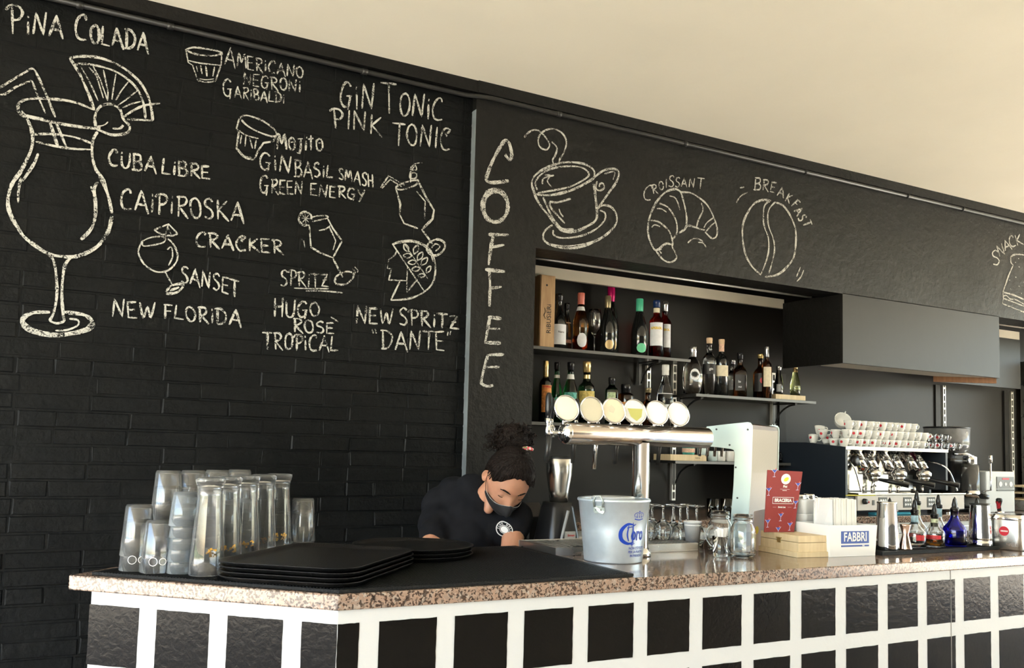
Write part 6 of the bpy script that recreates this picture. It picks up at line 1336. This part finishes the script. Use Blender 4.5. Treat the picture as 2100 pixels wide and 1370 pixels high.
# joints
rS, lS = onY(912, 1052, 3.42), onY(1058, 1062, 3.20)
rE, lE = onY(884, 1112, 3.27), onY(1046, 1140, 3.10)
rW, lW = Vector((1.52, 3.10, .97)), Vector((1.75, 3.07, .965))
NB = (rS+lS)/2+Vector((-.01, .0, .045)); HC_ = onY(1042, 984, 3.13)
pel = Vector((1.56, 3.50, .93)); lat = (lS-rS).normalized()
# head frame
tc_ = -_d; yaw_, pit_, rol_ = R_(20), R_(44), R_(12)
hz_ = RR*math.sin(yaw_)+tc_*math.cos(yaw_)
f3 = hz_*math.cos(pit_)-UU*math.sin(pit_); u3 = hz_*math.sin(pit_)+UU*math.cos(pit_)
Rq = Matrix.Rotation(rol_, 3, -tc_); f3 = Rq @ f3; u3 = Rq @ u3
s3 = u3.cross(f3).normalized()
HM = Matrix((s3, -f3, u3)).transposed()        # local x = her left, -y = face, z = up
HSC = 1.13
def head_pt(lon, lat_, off=0.0):
    # lon 0 = nose direction (-y), positive to her left; lat_ -90 chin .. 90 crown
    x, y, z = math.sin(lon)*math.cos(lat_), -math.cos(lon)*math.cos(lat_), math.sin(lat_)
    X, Y, Z = x*.074, y*.094, z*.116
    if z < 0:
        k = (-z)**1.4; X *= 1-.30*k; Y = Y*(1-.10*k)-.016*k if y < 0 else Y*(1-.35*k)
    if z > .1: X *= 1+.04*z; Y += .006*z
    if y < .2:
        nz = math.exp(-(X/.0115)**2)
        if -.052 < Z < .022:
            t = (.022-Z)/.074; hgt = .026*math.sin(min(1, t*1.12)*PI/2)**1.3 if t < .86 else .026*(1-(t-.86)/.14)
            wid = .0095+.0085*t; Y -= hgt*math.exp(-(X/wid)**2)
        for sx in (-1, 1):
            Y += .0095*math.exp(-((X-sx*.031)/.017)**2-((Z-.010)/.013)**2)
            Y -= .0040*math.exp(-((X-sx*.032)/.022)**2-((Z-.034)/.008)**2)
            Y -= .0045*math.exp(-((X-sx*.042)/.018)**2-((Z+.028)/.020)**2)
        Y -= .005*math.exp(-(X/.022)**2-((Z+.070)/.010)**2)-.002*math.exp(-(X/.02)**2-((Z+.082)/.006)**2)
        Y -= .006*math.exp(-(X/.018)**2-((Z+.104)/.012)**2)
    p = Vector((X, Y, Z)); n_ = Vector((x/.074, y/.094, z/.116)).normalized()
    return (p+n_*off)*HSC
def HW(p): return HC_+HM @ p
body = MB()
# head grid
nlo, nla = 96, 64; vs = []
for i in range(1, nla):
    for j in range(nlo): vs.append(HW(head_pt(2*PI*j/nlo, -PI/2+PI*i/nla)))
fs = [((i)*nlo+j, (i)*nlo+(j+1) % nlo, (i+1)*nlo+(j+1) % nlo, (i+1)*nlo+j) for i in range(nla-2) for j in range(nlo)]
b0 = len(vs); vs += [HW(head_pt(0, -PI/2)), HW(head_pt(0, PI/2))]
fs += [(b0, (j+1) % nlo, j) for j in range(nlo)] + [(b0+1, (nla-2)*nlo+j, (nla-2)*nlo+(j+1) % nlo) for j in range(nlo)]
body.add(vs, fs)
for sx in (-1, 1):    # lids over the downcast eyes, ears
    ell(body, HW(Vector((sx*.0315, -.0700, .006))*HSC), HM, (.0155, .0115, .0105), 14)
    ec = HW(Vector((sx*.075, .012, -.008))*HSC); em_ = HM @ Matrix.Rotation(R_(-18)*sx, 3, 'Z') @ Matrix.Rotation(R_(12), 3, 'X')
    pts = [ec+em_ @ Vector((sx*.008, .016*math.sin(a), .030*math.cos(a))) for a in [2*PI*k/14-.2 for k in range(14)]]
    body.tube([Vector(p) for p in pts[:12]], [.0045]*8+[.005, .006, .006, .0055], 8); ell(body, ec, em_, (.006, .012, .024), 10)
capsule(body, NB+Vector((.0, .02, -.03)), HW(Vector((0, .03, -.05))), .058, .052)
capsule(body, HW(Vector((-.02, .01, -.07))), onY(1002, 1044, 3.185), .046, .020)
capsule(body, pel, (pel+NB)/2, .13, .115, 20); capsule(body, (pel+NB)/2, NB-Vector((0, 0, .10)), .115, .12, 20)
for S_, E_, W_ in ((rS, rE, rW), (lS, lE, lW)):
    capsule(body, S_, E_, .052, .040); capsule(body, E_, W_, .039, .025)
def hand(W_, el, side):
    d = (W_-el).normalized(); d = (d+Vector((0, -.5, -.35))).normalized(); w_ = d.cross(Vector((0, 0, 1))).normalized(); n_ = w_.cross(d).normalized()
    pc_ = W_+d*.045; ell(body, pc_, Matrix((w_, d, n_)).transposed(), (.040, .052, .017), 16)
    for k, (o_, L) in enumerate(((-.028, .066), (-.010, .078), (.009, .073), (.027, .058))):
        a = W_+d*.085+w_*o_; b_ = a+(d*.9-n_*.25).normalized()*L*.5; c_ = b_+(d*.55-n_*.8).normalized()*L*.5
        capsule(body, a-d*.02, b_, .0088, .0080, 8); capsule(body, b_, c_, .0080, .0068, 8)
    a = W_+d*.03+w_*.030*side; b_ = a+(d*.6+w_*side*.7-n_*.2).normalized()*.034; c_ = b_+(d*.9+w_*side*.1-n_*.3).normalized()*.028
    capsule(body, a, b_, .0115, .0095, 8); capsule(body, b_, c_, .0095, .0080, 8)
hand(rW, rE, 1); hand(lW, lE, -1)
ft = []
for sx in (-1, 1):
    hp = pel+lat*.085*sx+Vector((0, 0, -.03)); kn = Vector((hp.x+.02, hp.y-.03, .50)); an = Vector((hp.x, hp.y+.02, .09)); ft.append((hp, kn, an))
    capsule(body, hp, kn, .085, .056); capsule(body, kn, an, .054, .036); capsule(body, an+Vector((0, .02, -.05)), an+Vector((.02, -.14, -.06)), .035, .028)
body_o, body_me = fuse(body, 'body', M_SKIN, .0042, 3, bw)
# trousers and shoes
tr = MB()
capsule(tr, pel-lat*.04, pel+lat*.04, .135, .135); capsule(tr, pel, pel+(NB-pel)*.18, .13, .125)
for hp, kn, an in ft: capsule(tr, hp, kn, .100, .072); capsule(tr, kn, an+Vector((0, 0, .03)), .070, .060)
fuse(tr, 'trousers', M_TROU, .012, 4, bw)
for hp, kn, an in ft:
    q = MB(); a = an-PB; q.loft([[(a.x+.02*t+p[0]*w_, a.y+.045-t*.24+0*p[1], max(0, .052*h_+p[1]*h_*.9)) for p in [(math.cos(2*PI*k/14)*.042, math.sin(2*PI*k/14)*.050) for k in range(14)]] for t, w_, h_ in ((0, .6, .9), (.12, .9, 1.1), (.35, .95, 1.0), (.6, 1.05, .75), (.85, .95, .55), (1, .5, .35))], True, True, True); q.build('shoe', M_SHOE, bw)
# polo shirt: torso loft plus sleeves fused into one cloth
sh = MB(); up = (NB-pel).normalized(); dep = lat.cross(up).normalized()
rings = []
for t, w_, d_, sh_ in ((-.06, .165, .125, 0), (.12, .165, .125, 0), (.35, .160, .125, 0), (.58, .178, .135, .0), (.76, .195, .130, .005), (.88, .185, .105, .01), (.95, .135, .085, .012), (1.02, .082, .072, .0)):
    c_ = pel.lerp(NB, t); rings.append([c_+lat*w_*math.cos(2*PI*k/28)+dep*(d_*math.sin(2*PI*k/28)+sh_) for k in range(28)])
sh.loft(rings, True, True, True)
capsule(sh, rS+(NB-rS)*.3, rS, .078, .074); capsule(sh, rS, rS.lerp(rE, .80), .073, .064); capsule(sh, lS+(NB-lS)*.3, lS, .074, .070); capsule(sh, lS, lS.lerp(lE, .28), .070, .066)
ub = onY(935, 1010, 3.42); ell(sh, ub, Matrix.Identity(3), (.085, .075, .070)); ell(sh, onY(968, 1004, 3.34), Matrix.Identity(3), (.070, .07, .070)); capsule(sh, onY(930, 1020, 3.40), onY(985, 1035, 3.28), .080, .060)
ell(sh, onY(905, 1040, 3.43), Matrix.Identity(3), (.085, .08, .09)); capsule(sh, onY(960, 1060, 3.33), onY(1028, 1085, 3.22), .11, .075)
capsule(sh, onY(900, 1075, 3.38), onY(960, 1110, 3.30), .09, .12)
shirt_o, shirt_me = fuse(sh, 'polo_shirt', M_SHIRT, .0075, 9, bw, disp=.010, label='black polo shirt')
# collar around the neck
q = MB(); nd = (HW(Vector((0, .03, -.05)))-NB).normalized(); ca = nd.cross(lat).normalized(); lb_ = ca.cross(nd).normalized(); rr_ = []
for z_, r_ in ((-.035, .088), (.0, .080), (.030, .072), (.034, .074), (.004, .086), (-.040, .098)):
    rr_.append([NB-PB+nd*z_+lb_*r_*math.cos(a)+ca*r_*.95*math.sin(a) for a in [2*PI*k/28 for k in range(29)]])
vv = [p for r__ in rr_ for p in r__]; q.loft(rr_, True, False, False); q.build('collar', M_SHIRT, bw)
# chest badge, projected onto the cloth along its own normal
bvh = BVHTree.FromPolygons([v.co for v in shirt_me.vertices], [tuple(p.vertices) for p in shirt_me.polygons])
_rv = ray(1034, 1086).normalized(); _h = bvh.ray_cast(CAM-PB, _rv); bc_ = _h[0] if _h[0] is not None else onY(1033, 1086, 3.1)-PB; bn = (tc_*.9+RR*.25-UU*.1).normalized(); bx_v = UU.cross(bn).normalized(); by_v = bn.cross(bx_v)
bx_v = (Matrix.Rotation(R_(-18), 3, bn) @ bx_v); by_v = bn.cross(bx_v)
def onshirt(u, v, d=.0022):
    o = bc_+bx_v*u+by_v*v+bn*.3; h = bvh.ray_cast(o, -bn)
    return (h[0]+bn*d) if h[0] is not None else bc_+bx_v*u+by_v*v
q = MB(); rs_ = [0, .007, .0125]; vs = [onshirt(0, 0)]+[onshirt(r_*math.cos(2*PI*k/24), r_*math.sin(2*PI*k/24)) for r_ in rs_[1:] for k in range(24)]
q.add(vs, [(0, 1+k, 1+(k+1) % 24) for k in range(24)]+[(1+k, 25+k, 25+(k+1) % 24, 1+(k+1) % 24) for k in range(24)])
for ra, rb_ in ((.0145, .0165), (.0265, .030)):
    vs = [onshirt(r_*math.cos(2*PI*k/32), r_*math.sin(2*PI*k/32)) for r_ in (ra, rb_) for k in range(32)]; q.add(vs, [(k, 32+k, 32+(k+1) % 32, (k+1) % 32) for k in range(32)])
bdg = q.build('white_chest_badge', pbr('white_shirt_print', (.70, .70, .70), .7), bw)
for k, ch in enumerate('FLUX DELI'):
    if ch == ' ': continue
    a = R_(190-22*k)
    textmesh(ch, .0085, MATS['white_shirt_print'], 'badge_letter', bdg, lambda u, v, a=a: onshirt((.0215+v)*math.cos(a)+u*math.sin(a), (.0215+v)*math.sin(a)-u*math.cos(a), .0026), bold=.0003)
# ---- face mask, ear loop
def masktop(lon): return R_(-8)-R_(16)*min(1, abs(lon)/R_(80)) + (R_(7)*math.exp(-(lon/.22)**2))
q = MB(); cols, rows = 40, 14; G_ = []
for i in range(rows+1):
    row_ = []
    for j in range(cols+1):
        lon = R_(-80+160*j/cols); t = i/rows; k = abs(lon)/R_(80); lt = masktop(lon)*(1-t)+(R_(-72)+R_(30)*k**2)*t
        tent = .007+.008*math.exp(-(lon/.5)**2)*math.sin(PI*min(1, t*1.1))
        row_.append(HW(head_pt(lon, lt, .0045+tent*math.sin(PI*min(1, t+.12))*.9))-PB)
    G_.append(row_)
q.add([p for r__ in G_ for p in r__], [(i*(cols+1)+j, i*(cols+1)+j+1, (i+1)*(cols+1)+j+1, (i+1)*(cols+1)+j) for i in range(rows) for j in range(cols)], True)
mk = q.build('face_mask', pbr('black_mask_cloth', (.012, .012, .014), .8), bw, label='black cloth face mask'); so = mk.modifiers.new('s', 'SOLIDIFY'); so.thickness = .0015
q = MB(); q.tube([p*1 for p in G_[0]], .0009, 5); q.build('mask_piping', pbr('pale_piping', (.55, .53, .50), .6), bw, label='pale mask edge piping')
for j, sx in ((0, -1), (cols, 1)):
    e1 = HW(Vector((sx*.080, .010, .026))*HSC)-PB; q = MB(); q.tube(smoothline([G_[1][j], G_[1][j].lerp(e1, .5)+HM@Vector((sx*.006, 0, 0)), e1, HW(Vector((sx*.078, .028, .006))*HSC)-PB], 4), .0012, 5); q.build('ear_loop', pbr('black_elastic', (.01, .01, .01), .6), bw)
# brows, lashes
for sx in (-1, 1):
    q = MB(); P_ = [head_pt(sx*R_(a), R_(b_), .0012) for a, b_ in ((11, 16), (20, 18), (30, 18), (40, 14))]; q.tube([HW(p)-PB for p in smoothline(P_, 4)], [.0020]*3+[.0034]*7+[.0018]*3, 6); q.build('eyebrow', M_HAIR, bw)
    ctr2 = Vector((sx*.0315, -.0700, .006)); P_ = [(ctr2+Vector((.0160*math.sin(a), -.0118*math.cos(a)*.97, -.0045-.002*math.cos(a))))*HSC for a in [R_(-62+124*k/8) for k in range(9)]]
    q = MB(); q.tube([HW(p)-PB for p in P_], .0011, 5); q.build('eyelashes', M_HAIR, bw)
# ---- hair: slicked cap, bun of curls, scrunchie
q = MB(); nlo2, nla2 = 80, 30; rows_ = []
rndh = random.Random(4)
def hairline(lon):
    a = abs((lon+PI) % (2*PI)-PI); d_ = math.degrees(a)
    return R_(47-d_*.12) if d_ < 25 else R_(44-(d_-25)*.78) if d_ < 70 else R_(9) if d_ < 98 else R_(9-(d_-98)*1.3) if d_ < 135 else R_(-40)
for i in range(nla2+1):
    r__ = []
    for j in range(nlo2):
        lon = 2*PI*j/nlo2; t = i/nla2; hl = hairline(lon)+.02*math.sin(lon*17); lt = hl+(PI/2-hl)*t
        off = .001+.013*min(1, t*4)**.7+.0022*noise.noise(Vector((math.sin(lon)*9, math.cos(lon)*9, t*2)))*min(1, t*5)
        r__.append(HW(head_pt(lon, min(lt, PI/2-.001), off))-PB)
    rows_.append(r__)
q.loft(rows_, True, False, True)
BU = onY(1051, 901, 3.18); TIE = onY(1070, 919, 3.14)
for k in range(560):     # curls: short coiled locks springing out of the bun
    th, ph = rndh.uniform(0, 2*PI), math.acos(rndh.uniform(-1, 1)); dr = Vector((math.sin(ph)*math.cos(th), math.sin(ph)*math.sin(th), math.cos(ph)))
    cr = .070 if k > 110 else .086; base = BU-PB+Vector((dr.x*cr*1.05, dr.y*cr, dr.z*cr*.82)); ax = dr.cross(Vector((rndh.uniform(-1, 1), rndh.uniform(-1, 1), rndh.uniform(-1, 1)))).normalized(); ay = dr.cross(ax); pts = []
    R0 = rndh.uniform(.005, .012); L_ = rndh.uniform(.014, .036)
    for i in range(9): a = i*1.05+k; pts.append(base*1+(-dr*.02+dr*L_*i/8)+ax*R0*math.cos(a)+ay*R0*math.sin(a)+ax*.004*i*.3)
    q.tube(pts, rndh.uniform(.0016, .0030), 5, True)
for k in range(36):      # loose frizz to the left of the bun
    b_ = onY(rndh.uniform(1003, 1030), rndh.uniform(895, 925), 3.17)-PB; pts = []
    for i in range(9): pts.append(b_+Vector((-.004*i+.004*math.sin(i*1.3+k), rndh.uniform(-.002, .002), .004*math.cos(i*1.2+k)+.001*i)))
    q.tube(pts, .0010, 4)
ctrb = BU-PB; pr = [(math.sin(PI*i/12), -math.cos(PI*i/12)) for i in range(13)]; pr[0] = (0, -1); pr[-1] = (0, 1)
q.lathe([(a*.074, b_*.062) for a, b_ in pr], 24, ctrb); q.lathe([(a*.050, b_*.045) for a, b_ in pr], 20, TIE-PB+Vector((0, .02, -.02)))
for k in range(150):     # combed strands over the cap towards the tie
    lon = rndh.uniform(0, 2*PI); hl = hairline(lon)+.03; P_ = [head_pt(lon, hl+(R_(80)-hl)*i/7, .0135+.002*math.sin(i+k)) for i in range(8)]
    q.tube([HW(p)-PB for p in P_], .0013, 4, False)
q.build('hair', M_HAIR, bw, label='dark curly hair tied up in a bun')
sm3, nt, b, o = newmat('floral_scrunchie'); n = N(nt, 'ShaderNodeTexVoronoi', Scale=160.0); tcn = N(nt, 'ShaderNodeTexCoord'); nt.links.new(tcn.outputs['Object'], n.inputs['Vector']); sp = N(nt, 'ShaderNodeSeparateColor'); nt.links.new(n.outputs['Color'], sp.inputs[0])
r = ramp(nt, sp.outputs[0], [(0, (.55, .03, .05)), (.4, (.75, .10, .12)), (.5, (.85, .80, .75)), (.75, (.85, .80, .75)), (.8, (.15, .25, .08)), (1, (.60, .05, .10))]); r.color_ramp.interpolation = 'CONSTANT'; nt.links.new(r.outputs[0], b.inputs['Base Color'])
q = MB(); q.tube([TIE-PB+Vector((0, -.034, 0))+RR*(.030*u)+UU*(-.006*u*u)+tc_*.012 for u in (-1, -.6, -.2, .2, .6, 1)], [.005, .008, .009, .009, .008, .005], 10); q.build('scrunchie', sm3, bw, label='small floral scrunchie')
